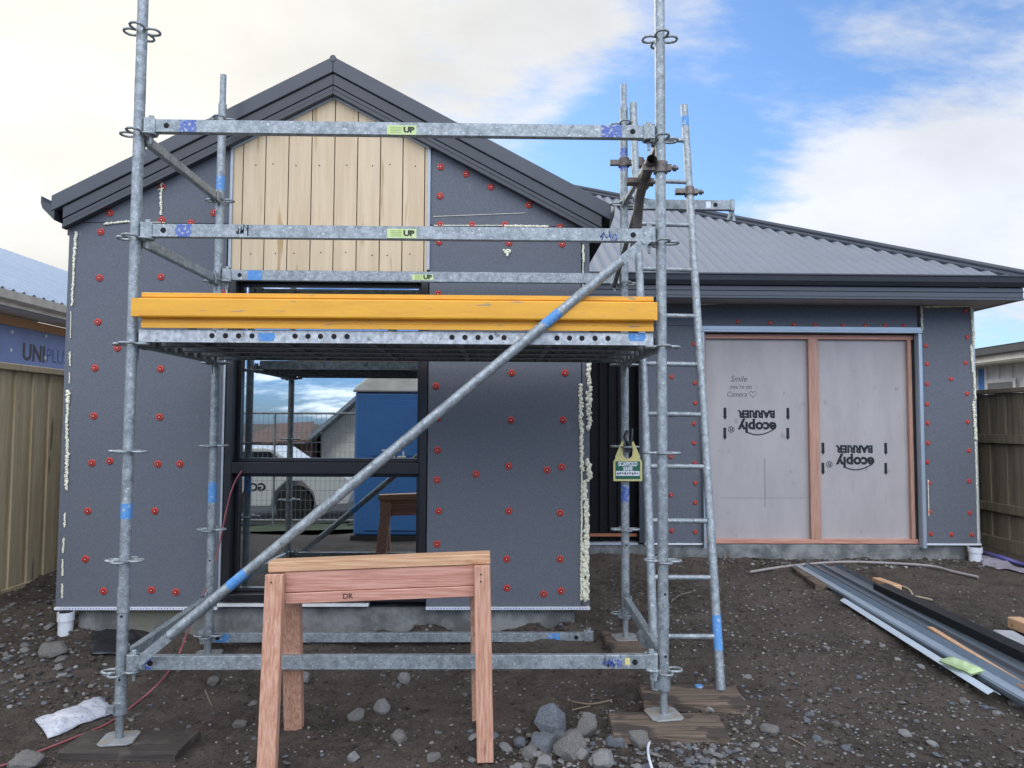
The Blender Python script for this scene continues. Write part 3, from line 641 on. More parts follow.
def scribble(led, px0, px1, py, Y, mt_=blue_dark, amp=6, nn=26):
    pts = []
    for i in range(nn):
        t_ = i/(nn-1); pts.append(at(px0+(px1-px0)*t_+random.uniform(-2, 2), py+amp*.6*math.sin(i*2.3)+random.uniform(-amp*.4, amp*.4), Y)-Vector((0, .0006, 0)))
    MB().tube(pts, .0028, 5).build('scribble', mt_, led)
zl5, zl4, zl0 = at(400, 130, YF).z, at(400, 233.5, YF).z, at(400, 661.5, YF).z
Yl = YF-.017
l5 = ledger(0, 0, YF, zl5, paint=[(176, 193, blue_dark), (601, 622, blue_dark)]); sticker(l5, 387, 416.5, 125.5, 134.5, Yl-.0008, 'UP'); sticker_ = None
l4 = ledger(0, 0, YF, zl4, paint=[(175, 191, blue_dark)]); sticker(l4, 387, 416.5, 229, 238, Yl-.0008, 'UP'); scribble(l4, 601, 618, 236, Yl); scribble(l4, 236, 248, 230, Yl, ink, 7, 14)
l0 = ledger(0, 0, YF, zl0, paint=[(158, 164, blue_dark)]); scribble(l0, 603, 621, 662, Yl, amp=7); scribble(l0, 604, 620, 663, Yl, amp=5)
MB().span((at(625, 665, Yl).x, Yl-.001, at(625, 665, Yl).z), (at(630, 658, Yl).x, Yl, at(630, 658, Yl).z)).build('paint_mark', tagyel, l0)
lb = ledger(0, 0, YK, at(400, 277, YK).z, paint=[(248, 262, blue_paint)]); sticker(lb, 412, 433, 274.5, 280, YK-.018, 'UP')
# transoms front to back
def transom(x, z, name='transom', y0=YF, y1=YK, w=.034, h=.05, dz0=0, dz1=0):
    b_ = MB(); b_.bar((x, y0+.07, z+dz0), (x, y1-.07, z+dz1), w, h)
    for s_, e, dz in ((1, y0, dz0), (-1, y1, dz1)):
        b_.bar((x-w/2-.004, e+s_*.03, z+dz), (x-w/2-.004, e+s_*.1, z+dz), .006, h+.02); b_.bar((x+w/2+.004, e+s_*.03, z+dz), (x+w/2+.004, e+s_*.1, z+dz), .006, h+.02)
        b_.prism([(x-.005, e+s_*.044, z+dz+.05), (x-.005, e+s_*.066, z+dz+.05), (x-.005, e+s_*.06, z+dz-.09), (x-.005, e+s_*.05, z+dz-.09)], (.01, 0, 0))
    return b_.build(name, galv, scaf, bevel=.003)
for x in (XL, XRR):
    transom(x, zk(0)+.055, dz1=.03); transom(x, zk(3)+.015)
transom(XL, zk(5)+.0, h=.045); transom(XL, zk(4)+.0, h=.045); transom(XRR, zk(5)-.0, h=.03, w=.025)
# return bracket that carries the ladder head
zb5 = at(680, 203, YK).z
b_ = MB(); xb0, xb1 = XRR-.02, at(733, 205, YK).x
b_.span((xb0, YK+.03, zb5-.031), (xb1, YK+.064, zb5+.031)); b_.span((xb1-.006, YK+.026, zb5-.036), (xb1+.02, YK+.068, zb5+.038))
b_.prism([(xb1-.005, YK+.04, zb5-.03), (xb1+.02, YK+.04, zb5-.03), (xb1+.03, YK+.04, zb5-.10), (xb1+.012, YK+.04, zb5-.10), (xb1+.004, YK+.04, zb5-.06), (xb1-.014, YK+.04, zb5-.095), (xb1-.022, YK+.04, zb5-.09)], (0, .02, 0))
b_.mat(1); b_.disc((xb1-.10, YK+.03, zb5), FRONT, .014, .0012); b_.disc((xb0+.12, YK+.03, zb5), FRONT, .013, .0012)
bro = b_.build('return_transom', [galv2, darkhole], scaf, bevel=.003)
MB().span((xb1-.16, YK+.0288, zb5-.02), (xb1-.13, YK+.03, zb5+.02)).build('paint_mark', whitepl, bro)
# diagonal brace on the front face
yb = YF-.066
A, B = at(136, 664, yb), at(644, 242, yb); d = (B-A).normalized()
b_ = MB(); b_.tube([A+d*.19, B-d*.14], .0235, 18)
for e, s_, ln in ((A, 1, .19), (B, -1, .14)):
    b_.bar(e-d*s_*.03, e+d*s_*(ln+.03), .012, .042, up=d.cross(FRONT))
    b_.tube([e+Vector((0, -.012, 0)), e+Vector((0, .03, 0))], .012, 10)
br = b_.build('diagonal_brace', galv, scaf)
def along(px):
    t_ = (px-136)/(644-136); return A.lerp(B, t_)
for p0, p1 in ((226, 243), (540, 556)):
    MB().tube([along(p0), along(p1)], .0241, 18, caps=False).build('paint_band', blue_paint, br)
# side brace rod and the bent dark pipe clamped to the right front post
b_ = MB().tube([Vector((XRR-.035, YF+.04, zk(5)-.07)), Vector((XRR-.065, YK-.03, zk(4)-.02))], .013, 10); b_.build('side_brace', rustpipe, scaf)
pp = [at(652, 159, 3.36), at(648, 170, 3.45), at(643.5, 182, 3.55), at(640, 196, 3.62), at(638, 214, 3.67), at(637, 232, 3.70), at(634, 252, 3.74)]
b_ = MB().tube(pp, .0245, 16, caps=False); b_.tube(pp[:3], .021, 14, caps=False); b_.mat(1).disc(pp[1], (pp[1]-pp[0]), .0215, .001)
b_.build('bent_pipe', [rustpipe, darkhole], scaf)
def coupler(p, axis_, name='coupler', r=.034, parent=None):
    ax = Vector(axis_).normalized(); sd_ = ax.cross(Vector((0, -1, 0)) if abs(ax.y) < .9 else ZP).normalized(); p = Vector(p)
    b_ = MB(); b_.tube([p-ax*.026, p+ax*.026], r, 16); b_.bar(p-sd_*.085, p+sd_*.05, .03, .03, up=ax); b_.tube([p-sd_*.08, p+sd_*.085], .0085, 8)
    b_.tube([p+sd_*.06, p+sd_*.075], .016, 6); b_.tube([p-sd_*.075, p-sd_*.06], .016, 6)
    return b_.build(name, couplermat, parent or scaf)
coupler((XRR, YF, at(660, 168, YF).z), ZP); coupler((XRR+.003, YK, at(625, 163, YK).z), ZP); 
coupler(pp[2], pp[3]-pp[1]); coupler((XRR+.09, YK-.02, at(632, 164, YK).z), ZP)
qb = Vector((XRR, 3.80, zk(0)+.03)); b_ = MB(); b_.tube([qb-Vector((0, .035, 0)), qb+Vector((0, .035, 0))], .042, 16); b_.build('coupler', galv2, scaf)

# ------------------------------------------------------------------ platform
zpt = at(400, 331, YF-.02).z; zpb = at(400, 344, YF-.02).z
x0, x1 = at(139, 338, 3.38).x, at(653, 338, 3.38).x
labs = ['perforated steel plank along the platform front, two blue patches on its edge', 'steel platform plank second from the front, behind the holed edge', 'steel platform plank third from the front of the scaffold deck', 'steel platform plank at the back of the deck, nearest the house wall']
pw = .236
for i in range(4):
    y0 = 3.375+i*(pw+.008); y1 = y0+pw
    b_ = MB(); b_.mat(0)
    b_.span((x0, y0, zpt-.003), (x1, y1, zpt)); b_.span((x0, y0, zpb), (x1, y0+.003, zpt-.003)); b_.span((x0, y1-.003, zpb), (x1, y1, zpt-.003))
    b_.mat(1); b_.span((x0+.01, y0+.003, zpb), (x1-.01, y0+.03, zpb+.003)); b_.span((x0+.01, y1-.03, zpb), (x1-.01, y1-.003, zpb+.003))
    for t_ in (.35, .65): b_.span((x0+.02, y0+pw*t_-.012, zpt-.02), (x1-.02, y0+pw*t_+.012, zpt-.0035))
    xx = x0+.2
    while xx < x1-.1: b_.span((xx, y0+.03, zpb+.004), (xx+.03, y1-.03, zpt-.022)); xx += .42
    for e in (x0, x1):
        s_ = 1 if e == x0 else -1
        for q in (.25, .75): b_.span((e-s_*.012, y0+pw*q-.02, zpb-.012), (e+s_*.006, y0+pw*q+.02, zpt-.004))
    o = thing('steel_plank', labs[i], 'plank', ((x0+x1)/2, y0+pw/2, zpb), 'steel planks of the scaffold platform')
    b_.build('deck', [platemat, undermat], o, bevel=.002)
    if i == 0:
        h_ = MB()
        for px in (212, 225.5, 238.5, 252, 265, 305-10, 308, 320.5, 334, 347, 452, 465, 478, 491, 504, 557, 569.5, 582, 595, 608):
            if 255 < px < 278: continue
            h_.disc((at(px, 337, y0).x, y0, (zpt+zpb)/2+.002), FRONT, .0125, .001, 14)
        for px in (190,): pass
        h_.build('side_hole', darkhole, o)
        for p0, p1 in ((257.5, 275.5), (628, 646)):
            a, c_ = at(p0, 341, y0), at(p1, 333, y0); MB().prism([(a.x+.01, y0-.0012, a.z), (c_.x-.01, y0-.0012, a.z), (c_.x, y0-.0012, a.z+.02), (c_.x-.006, y0-.0012, c_.z), (a.x+.006, y0-.0012, c_.z), (a.x, y0-.0012, a.z+.02)], (0, .001, 0)).build('paint_patch', blue_paint, o)
# yellow toe board
yt = at(400, 294.5, 3.36).z; y1_, y2_, y3_ = at(400, 300.5, 3.35).z, at(400, 319, 3.35).z, at(400, 329.5, 3.36).z
tb = thing('toe_board', 'long yellow painted steel toe board standing along the front edge of the scaffold platform', 'toe board', ((XL+XRR)/2, 3.36, y3_))
xt0, xt1 = at(133, 310, 3.35).x, at(656.5, 310, 3.35).x
b_ = MB()
prof = [(3.362, yt), (3.355, yt-.003), (3.355, yt-.02), (3.366, yt-.027), (3.366, y1_+.004), (3.333, y1_), (3.330, y1_-.006), (3.330, y2_+.006), (3.333, y2_), (3.366, y2_-.006), (3.366, y2_-.022), (3.358, y2_-.026), (3.358, y3_), (3.3725, y3_), (3.3725, yt)]
b_.add([(xt0+.034, a, z) for a, z in prof]+[(xt1-.012, a, z) for a, z in prof], [(i, (i+1) % len(prof), len(prof)+(i+1) % len(prof), len(prof)+i) for i in range(len(prof))]+[tuple(range(len(prof)))[::-1], tuple(range(len(prof), 2*len(prof)))])
b_.span((xt0, 3.331, y2_+.001), (xt0+.036, 3.352, y1_-.001)); b_.span((xt1-.014, 3.331, y2_+.001), (xt1+.0, 3.352, y1_-.001))
b_.build('board', yellow, tb)
b_ = MB()
for px in (190, 392, 600):
    xx = at(px, 310, 3.35).x; b_.span((xx-.02, 3.3735, y3_-.004), (xx+.02, 3.3785, yt-.02))
b_.build('clip', galv2, tb)

# ------------------------------------------------------------------ ladder
lz0 = .118
Lb, Rb = gz(655.5, 690, lz0), gz(721, 690, lz0); yy = (Lb.y+Rb.y)/2; Lb.y = Rb.y = yy
Lt, Rt = at(633, 104, 4.40), at(684, 106, 4.40)
ladder = thing('ladder', 'galvanised pipe ladder leaning against the right end of the scaffold', 'ladder', tuple((Lb+Rb)/2))
for a, c_, pb in ((Lb, Lt, ()), (Rb, Rt, ((.055, .105), (.955, .975)))):
    b_ = MB(); b_.tube([a, c_], .0225, 16, caps=False); b_.mat(1); dd = (c_-a).normalized(); b_.disc(c_-dd*.001, dd, .0222, .001); b_.mat(0); b_.disc(a, dd, .0222, .001)
    o = b_.build('stile', [galv, galv2], ladder)
    for t0, t1 in pb: MB().tube([a.lerp(c_, t0), a.lerp(c_, t1)], .0231, 16, caps=False).build('paint_band', blue_paint, o)
def tpar(py):                      # parameter along the right stile for an image row
    lo, hi = 0., 1.
    for _ in range(40):
        mid = (lo+hi)/2; p = Rb.lerp(Rt, mid); v = p-CAM; y_ = 384-FPX*v.dot(UX)/v.dot(_f)
        if y_ > py: lo = mid
        else: hi = mid
    return lo
tA, tB = tpar(636.5), tpar(140.5)
for i in range(11):
    t_ = tA+(tB-tA)*i/10
    MB().tube([Lb.lerp(Lt, t_), Rb.lerp(Rt, t_)], .0135, 12).build('rung', galv, ladder)
q = Rb.lerp(Rt, tpar(192)); coupler(q, (Rt-Rb), r=.03, parent=ladder).name = 'head_clamp'

# ------------------------------------------------------------------ safety tag
tagY = YK-.055
a, c_ = at(613.5, 481, tagY), at(642, 441, tagY); xm = (a.x+c_.x)/2; w = (c_.x-a.x)/2
tg = thing('safety_tag', 'pale yellow scaffold safety tag with green print hanging on the back right post', 'tag', (xm, tagY, a.z))
hh = c_.z-a.z
# body outline with a hook mouth cut out of the top
body = [(-w, 0), (w, 0), (w, hh*.48), (w*.86, hh*.62), (w*.40, hh*1.0), (w*.26, hh*1.0), (w*.36, hh*.78), (w*.30, hh*.62), (w*.12, hh*.56), (-w*.12, hh*.56), (-w*.30, hh*.62), (-w*.36, hh*.78), (-w*.26, hh*1.0), (-w*.40, hh*1.0), (-w*.86, hh*.62), (-w, hh*.48)]
half = lambda s_: None
def tri_body():
    b_ = MB(); poly = [(x, z) for x, z in body]
    low = [(-w, 0), (w, 0), (w, hh*.48), (w*.86, hh*.56), (-w*.86, hh*.56), (-w, hh*.48)]
    b_.prism([(xm+x, tagY, a.z+z) for x, z in low], (0, .004, 0))
    for s_ in (-1, 1):
        for quad in ([(.86, .56), (.12, .56), (.30, .62), (.86, .62)], [(.86, .62), (.30, .62), (.36, .78), (.63, .81)], [(.63, .81), (.36, .78), (.26, 1.0), (.40, 1.0)]):
            b_.prism([(xm+s_*w*x, tagY, a.z+hh*z) for x, z in quad], (0, .004, 0))
    return b_.build('tag_body', tagyel, tg)
tbod = tri_body()
MB().span((xm-w*.86, tagY-.0015, a.z+hh*.05), (xm+w*.86, tagY-.0002, a.z+hh*.49)).build('printed_panel', taggreen, tg)
MB().span((xm-w*.82, tagY-.0022, a.z+hh*.13), (xm+w*.82, tagY-.0014, a.z+hh*.25)).build('white_panel', whitepl, tg)
text('lettering', 'SCAFFOLD', .033, whitepl, tg, (xm, tagY-.0022, a.z+hh*.42), XP, ZP, ext=.0004, sx=.72, bold=.0016)
text('lettering', 'SAFE', .031, whitepl, tg, (xm, tagY-.0022, a.z+hh*.305), XP, ZP, ext=.0004, sx=.85, bold=.0016)
scr = MB()
for i in range(9): scr.span((xm-w*.75+i*w*.17, tagY-.0028, a.z+hh*(.16+.01*(i % 3))), (xm-w*.75+i*w*.17+w*.1, tagY-.0021, a.z+hh*(.21+.008*(i % 2))))
scr.build('handwriting', ink, tg)
b_ = MB(); b_.tube([(xm+.0, tagY+.015, a.z+hh*1.25), (xm-.02, tagY-.01, a.z+hh*1.1), (xm, tagY-.012, a.z+hh*.9), (xm+.02, tagY-.008, a.z+hh*1.0), (xm+.03, tagY+.02, a.z+hh*1.3)], .010, 8)
b_.span((xm-.018, tagY-.016, a.z+hh*.72), (xm+.018, tagY-.006, a.z+hh*1.0)); b_.build('black_strap', blackch, tg)

# ------------------------------------------------------------------ boards under the feet
def board(name, label, cat, quad, z, th, mt_, group=None, bev=.006):
    q_ = [Vector((p[0], p[1], 0)) for p in quad]; c_ = sum(q_, Vector((0, 0, 0)))/4; na, nb2, nc = 40, 18, 3; idx = {}; vs = []; fs = []
    sd_ = c_.x*7+c_.y*3; lx = (q_[1]-q_[0]).length >= (q_[3]-q_[0]).length
    if not lx: q_ = [q_[1], q_[2], q_[3], q_[0]]
    def vtx(i, j, k):
        if (i, j, k) not in idx:
            u, v, w = i/na, j/nb2, k/nc
            if i in (0, na): u += (1 if i == 0 else -1)*.02*abs(noise.noise(Vector((v*9, w*5, sd_+i))))
            p = q_[0].lerp(q_[1], u).lerp(q_[3].lerp(q_[2], u), v); p.z = z-th+th*w
            n_ = noise.noise(Vector((p.x*4, p.y*34, p.z*30+sd_))) if lx else noise.noise(Vector((p.x*34, p.y*4, p.z*30+sd_)))
            if k == nc: p.z += .0022*n_-.006*(max(0, abs(v-.5)*2-.86)/.14)**2
            if j in (0, nb2): p += (c_-p).normalized()*Vector((1, 1, 0)).length*.003*n_
            idx[(i, j, k)] = len(vs); vs.append(p)
        return idx[(i, j, k)]
    for i in range(na):
        for j in range(nb2):
            for k in (0, nc): fs.append((vtx(i, j, k), vtx(i+1, j, k), vtx(i+1, j+1, k), vtx(i, j+1, k)))
        for k in range(nc):
            for j in (0, nb2): fs.append((vtx(i, j, k), vtx(i+1, j, k), vtx(i+1, j, k+1), vtx(i, j, k+1)))
    for j in range(nb2):
        for k in range(nc):
            for i in (0, na): fs.append((vtx(i, j, k), vtx(i, j+1, k), vtx(i, j+1, k+1), vtx(i, j, k+1)))
    b_ = MB().add(vs, fs); return tag(b_.build(name, mt_, None, (c_.x, c_.y, z-th)), label, cat, group)
def qd(cx, cy, lx, ly, rz_):
    r_ = Matrix.Rotation(rz_, 3, 'Z'); return [Vector((cx, cy, 0))+r_ @ Vector((i*lx/2, j*ly/2, 0)) for i, j in ((-1, -1), (1, -1), (1, 1), (-1, 1))]
gS = 'timber sole boards under the scaffold'
board('sole_board', 'dark wet timber board under the left front scaffold foot', 'board', qd(-1.63, 3.39, .52, .24, -.03), 0.0-.001, .045, darkwood, gS)
board('sole_board', 'brown timber board under the right front scaffold foot beside the pile of stones', 'board', qd(.765, 3.32, .50, .25, -.06), .097, .045, oldwood, gS)
board('sole_board', 'grey brown timber board under the foot of the ladder', 'board', qd(.955, 3.625, .48, .26, -.10), lz0-.001, .045, oldwood, gS)
board('sole_board', 'weathered timber boards lengthwise under the right rear scaffold foot', 'board', qd(.765, 4.36, .22, .46, .02), .152, .04, oldwood, gS)
board('sole_board', 'thin dark board under the left rear scaffold foot', 'board', qd(-1.66, 4.42, .26, .2, .1), .059, .03, darkwood, gS)
# blue cap on ladder board
p = gz(699, 687, lz0); tag(MB().disc((p.x, p.y, lz0), ZP, .02, .008, 18).build('bottle_cap', blue_paint, None, (p.x, p.y, lz0)), 'small blue plastic cap lying on the board under the ladder', 'cap')
# spare ledger on the ground by the footing
zz = at(400, 637, 4.50).z
sp = thing('loose_ledger', 'spare galvanised ledger lying loose along the foot of the gable wall', 'ledger', (at(400, 637, 4.5).x, 4.5, zz-.03))
ledger(0, 0, 4.50, zz, at(196, 637, 4.5).x, at(598, 637, 4.5).x, 'bar', [(225, 238, blue_paint), (548, 560, blue_paint)], sp, sect=(.034, .055))
sp2 = at(243, 651, 4.25); b_ = MB().bar((sp2.x, 4.25, .05), (sp2.x+.35, 4.32, .055), .03, .03); tag(b_.build('steel_offcut', galv2, None, (sp2.x, 4.25, .04)), 'short galvanised steel offcut on the dirt behind the sawhorse', 'offcut')

# ------------------------------------------------------------------ sawhorse
ysh = 3.252
sa, sb = at(268, 567.5, ysh-.045), at(490, 559, ysh-.045); 
sh = thing('sawhorse', 'pink pine sawhorse with tan top rail standing in front of the scaffold', 'sawhorse', ((sa.x+sb.x)/2, ysh, 0))
dirx = (sb-sa).normalized()
ct = lambda t_, dy, dz: Vector((sa.x+(sb.x-sa.x)*t_, ysh+dy, sa.z+(sb.z-sa.z)*t_+dz))
MB().bar(ct(0, 0, 0), ct(1, 0, 0), .092, .044).build('top_rail', tanwood, sh, bevel=.003)
b_ = MB().bar(ct(.075, -.020, -.068), ct(.93, -.020, -.068), .04, .088); side1 = b_.build('side_rail', pinkwood, sh, bevel=.003)
b_ = MB().bar(ct(.075, -.024, -.137), ct(.93, -.024, -.137), .04, .046); side2 = b_.build('side_rail', pinkwood, sh, bevel=.003)
q = ct(.36, -.0455, -.136); text('lettering', 'DR', .032, ink, side2, q, dirx, ZP, ext=.0006)
def leg(px_t, px_b, tz, yt_, yb_, zbm, w=.088, mt_=legwood):
    T = at(px_t, 570, yt_); Bm = at(px_b, 740, yb_); T.z = tz; Bm.z = zbm; b_ = MB().bar(T, Bm, w, .043, up=(0, -1, .3)); return b_.build('leg', mt_, sh, bevel=.003)
zt_ = sa.z-.024
leg(275.5, 267.5, zt_, ysh-.064, 3.085, -.05, .076); leg(482, 485.5, sb.z-.024, ysh-.064, 3.15, ground_h(-.04, 3.15)+.004, .070)
l3 = leg(291, 294, zt_-.02, ysh+.052, 3.565, ground_h(-1.0, 3.56)-.01, .085); leg(478, 480, sb.z-.03, ysh+.052, 3.55, ground_h(-.06, 3.55)-.01, .075)
st_ = MB(); q = at(292, 683, 3.47); 
for a_ in range(7): st_.span((q.x-.025+.007*a_, q.y-.004, q.z-.004), (q.x-.021+.007*a_, q.y+.03, q.z+.004+.006*(a_ % 3)))
st_.build('stamp_mark', ink, l3)
for t_ in (.03, .96):
    for dz in (-.055, -.085):
        q = ct(t_, -.087-dz*-.05, dz); MB().disc(q, FRONT, .0035, .0015, 8).build('nail_head', darkhole, sh)
wr = MB().tube([at(474, 670, 3.115)-Vector((0, .03, 0)), at(496, 670, 3.115)-Vector((0, .03, 0))], .0015, 5)

# ------------------------------------------------------------------ left fence, left neighbour
xf = -3.62
fl = thing('timber_fence', 'pale new timber fence with capping rail on the left boundary', 'fence', (xf, 5.5, .15))
b_ = MB(); y = 2.6; i = 0
while y < 13:
    off = 0 if i % 2 == 0 else .018; w = .155 if i % 2 == 0 else .095
    b_.span((xf-off, y, .02), (xf+.018-off-.001, y+w, 1.80+random.uniform(-.004, .004))); y += w-(.02 if i % 2 == 0 else .02); i += 1
b_.build('palings', fencewood, fl, bevel=.002)
MB().span((xf-.06, 2.6, 1.802), (xf+.05, 13, 1.85)).build('capping_rail', fencewood, fl, bevel=.004)
MB().span((xf-.03, 2.6, -.1), (xf+.024, 13, .19)).build('bottom_board', fencewood, fl, bevel=.003)
nb = thing('neighbour_house', 'unfinished neighbour house in blue building wrap with pale roof behind the left fence', 'house', (-7.5, 9, .1))
xn = -5.5
MB().span((xn-.1, 4.5, 0), (xn, 16, 2.56)).build('wrapped_wall', wrap, nb)
MB().span((xn-.08, 4.5, 2.50), (xn+.02, 16, 2.60)).build('wall_plate', tanwood, nb)
b_ = MB(); b_.span((xn-.05, 4.5, 2.62), (xn+.40, 16, 2.64)); b_.build('soffit', cream, nb)
b_ = MB(); b_.span((xn+.38, 4.4, 2.62), (xn+.41, 16, 2.74)); b_.prism([(xn+.41, 4.4, 2.66), (xn+.49, 4.4, 2.68), (xn+.52, 4.4, 2.76), (xn+.50, 4.4, 2.76), (xn+.41, 4.4, 2.75)], (0, 12, 0)); b_.build('gutter', cream, nb)
b_ = MB(); vs = []; st = .02; y = 4.4; ncol = 0
xr0, zr0, xr1, zr1 = xn+.46, 2.765, -8.7, 4.42
while y < 16.4:
    w_ = .034*math.cos(2*math.pi*y/.17); vs += [(xr0, y, zr0+w_), (xr1, y, zr1+w_)]; y += st; ncol += 1
b_.add(vs, [(2*i, 2*i+2, 2*i+3, 2*i+1) for i in range(ncol-1)], True); b_.add([(xr1, 4.4, zr1), (xr1, 16.4, zr1), (xr1-3.2, 16.4, zr0), (xr1-3.2, 4.4, zr0)], [(0, 1, 2, 3)])
b_.build('roof', blueroof, nb)
def on_x(px, py, X):
    d_ = ray(px, py); return CAM+d_*(X/d_.x)
p0, p1 = on_x(26, 355, xn), on_x(60, 362, xn)
text('lettering', 'UNI', .27, wraptext, nb, on_x(34, 354, xn)+Vector((.002, 0, 0)), (0, 1, 0), ZP, bold=.008, sx=.92)
text('lettering', 'PLUS', .25, mat('faint wrap print', (.15, .19, .36), rough=.7), nb, on_x(57.5, 357.5, xn)+Vector((.002, 0, 0)), (0, 1, 0), ZP, bold=.0, sx=.85)
b_ = MB()
for px, py in ((12, 332), (46, 336), (11, 350), (45, 358), (75, 341)): b_.disc(on_x(px, py, xn), (1, 0, 0), .022, .005, 10)
b_.build('wrap_fixings', whitepl, nb)

# ------------------------------------------------------------------ right fence, right neighbour
xf2 = 5.25
fr = thing('board_fence', 'brown timber paling fence with rails on the right boundary beside the garage', 'fence', (xf2, 7.5, .13))
b_ = MB(); y = 5.4; i = 0
while y < 15:
    b_.span((xf2+.03+(.017 if i % 2 else 0), y, .2), (xf2+.047+(.017 if i % 2 else 0), y+.15, 1.76+random.uniform(-.004, .004))); y += .13; i += 1
b_.build('palings', fencewood2, fr, bevel=.002)
b_ = MB(); b_.span((xf2-.03, 5.4, 1.765), (xf2+.10, 15, 1.81)); b_.build('capping_rail', fencewood2, fr, bevel=.003)
for zz_ in (.52, 1.24): MB().span((xf2-.01, 5.4, zz_), (xf2+.029, 15, zz_+.09)).build('rail', fencewood2, fr, bevel=.003)
for py in (5.9, 7.92, 10.2): MB().span((xf2-.09, py, -.2), (xf2+.0, py+.09, 1.76)).build('post', fencewood2, fr, bevel=.003)
MB().span((xf2-.008, 5.4, .0), (xf2+.03, 15, .26)).build('bottom_board', fencewood2, fr, bevel=.003)
rn = thing('neighbour_house', 'white battened neighbour house with dark gutter beyond the right fence', 'house', (11, 13, .1))
xn2 = 8.2
MB().span((xn2, 8, 0), (xn2+.1, 22, 2.42)).build('wall', white, rn)
b_ = MB(); y = 8.1
while y < 22: b_.span((xn2-.035, y, 0), (xn2-.001, y+.045, 2.40)); y += .30
b_.build('batten', white, rn)
for y in (12.42, 12.12): MB().span((xn2-.02, y-.11, 0.3), (xn2-.002, y+.10, 2.38)).build('blue_panel', mat('bright blue wrap', (.04, .22, .60), rough=.6), rn)
MB().span((xn2-.05, 11.3, .9), (xn2-.036, 12.0, 2.18)).build('window_frame', white, rn); MB().span((xn2-.056, 11.36, .96), (xn2-.0505, 11.94, 2.12)).build('window_pane', mat('grey pane', (.12, .13, .13), rough=.15), rn)
b_ = MB(); b_.span((xn2-.42, 8, 2.43), (xn2-.38, 22, 2.52)); b_.span((xn2-.4, 8, 2.41), (xn2, 22, 2.425)); b_.build('fascia', cream, rn)
b_ = MB(); b_.span((xn2-.50, 8, 2.54), (xn2-.40, 22, 2.64)); b_.build('gutter', charcoal, rn)
b_ = MB(); b_.add([(xn2-.48, 8, 2.66), (xn2-.48, 22, 2.66), (xn2+4, 22, 2.8), (xn2+4, 8, 2.8)], [(0, 1, 2, 3)]); b_.build('roof', roofmat, rn)

# ------------------------------------------------------------------ behind the photographer: seen in the window glass
loo = thing('portable_toilet', 'blue portable toilet with white roof, reflected in the window', 'toilet', (-1.43, -1.6, -.27))
lx0, lx1, lyf, lz1 = -2.02, -.86, -1.0, 1.86
b_ = MB(); b_.span((lx0, lyf-1.15, -.17), (lx1, lyf, lz1)); lo_ = b_.build('cabin', loo_blue, loo, bevel=.04, seg=3)
b_ = MB(); b_.span((lx0+.16, lyf, -.1), (lx1-.16, lyf+.025, 1.74)); b_.span((lx0+.24, lyf+.025, .95), (lx1-.24, lyf+.04, 1.66)); b_.build('door', loo_blue, loo, bevel=.012)
b_ = MB(); b_.prism([(lx0-.04, lyf+.05, lz1), (lx1+.04, lyf+.05, lz1), (lx1+.02, lyf+.05, lz1+.08), (lx1-.22, lyf+.05, lz1+.24), (lx0+.22, lyf+.05, lz1+.24), (lx0+.02, lyf+.05, lz1+.08)], (0, -1.25, 0))
for xx in (-1.74, -1.44, -1.14): b_.span((xx-.02, lyf+.045, lz1+.09), (xx+.02, lyf-1.1, lz1+.255))
b_.build('roof', white, loo, bevel=.02)
b_ = MB(); b_.span((lx0-.03, lyf-1.2, -.29), (lx1+.03, lyf+.04, -.17)); b_.build('skid', tyre, loo)
b_ = MB(); b_.span((-1.62, lyf+.041, 1.02), (-1.50, lyf+.043, 1.045)); b_.span((-1.46, lyf+.041, .93), (-1.435, lyf+.043, 1.045)); b_.span((-1.40, lyf+.041, .93), (-1.28, lyf+.043, .955)); b_.span((-1.33, lyf+.041, .955), (-1.305, lyf+.043, 1.02)); b_.build('white_marking', white, loo)
van = thing('white_ute', 'white utility vehicle parked on the street, reflected in the window', 'vehicle', (-5.0, -6.4, -.64))
vz = -.64
side = [(-7.2, .35), (-6.0, .35), (-5.95, .62), (-5.72, .82), (-5.42, .82), (-5.2, .62), (-5.15, .33), (-4.62, .33), (-4.56, .62), (-4.32, .85), (-4.0, .85), (-3.76, .62), (-3.7, .35), (-3.05, .38), (-2.95, .62), (-3.0, .88), (-3.25, 1.0), (-4.0, 1.08), (-4.62, 1.50), (-4.8, 1.53), (-6.7, 1.54), (-7.15, 1.1)]
MB().prism([(x, -5.75, vz+z) for x, z in side], (0, -1.7, 0)).build('body', carwhite, van, bevel=.03, seg=2)
gl_ = [(-4.12, 1.08), (-4.66, 1.45), (-5.3, 1.45), (-5.3, 1.08)]
MB().prism([(x, -5.735, vz+z) for x, z in gl_], (0, -.02, 0)).build('side_window', carglass, van)
MB().prism([(x, -5.735, vz+z) for x, z in [(-5.36, 1.08), (-5.36, 1.45), (-6.6, 1.45), (-6.85, 1.08)]], (0, -.02, 0)).build('side_window', carglass, van)
for wx in (-5.58, -4.16):
    w_ = MB().tube([(wx, -5.74, vz+.38), (wx, -5.97, vz+.38)], .37, 24).build('wheel', tyre, van); MB().tube([(wx, -5.735, vz+.38), (wx, -5.741, vz+.38)], .2, 18).build('rim', tyre, w_)
text('lettering', 'GCE', .22, ink, van, (-4.95, -5.742, vz+.72), (-1, 0, 0), ZP, bold=.008)
fp = thing('mesh_fence_panel', 'temporary wire mesh site fence panel along the street, reflected in the window', 'fence', (-3.6, -3.6, -.3))
fx0, fx1, fz0, fz1 = -5.4, -2.45, -.42, 1.58
b_ = MB()
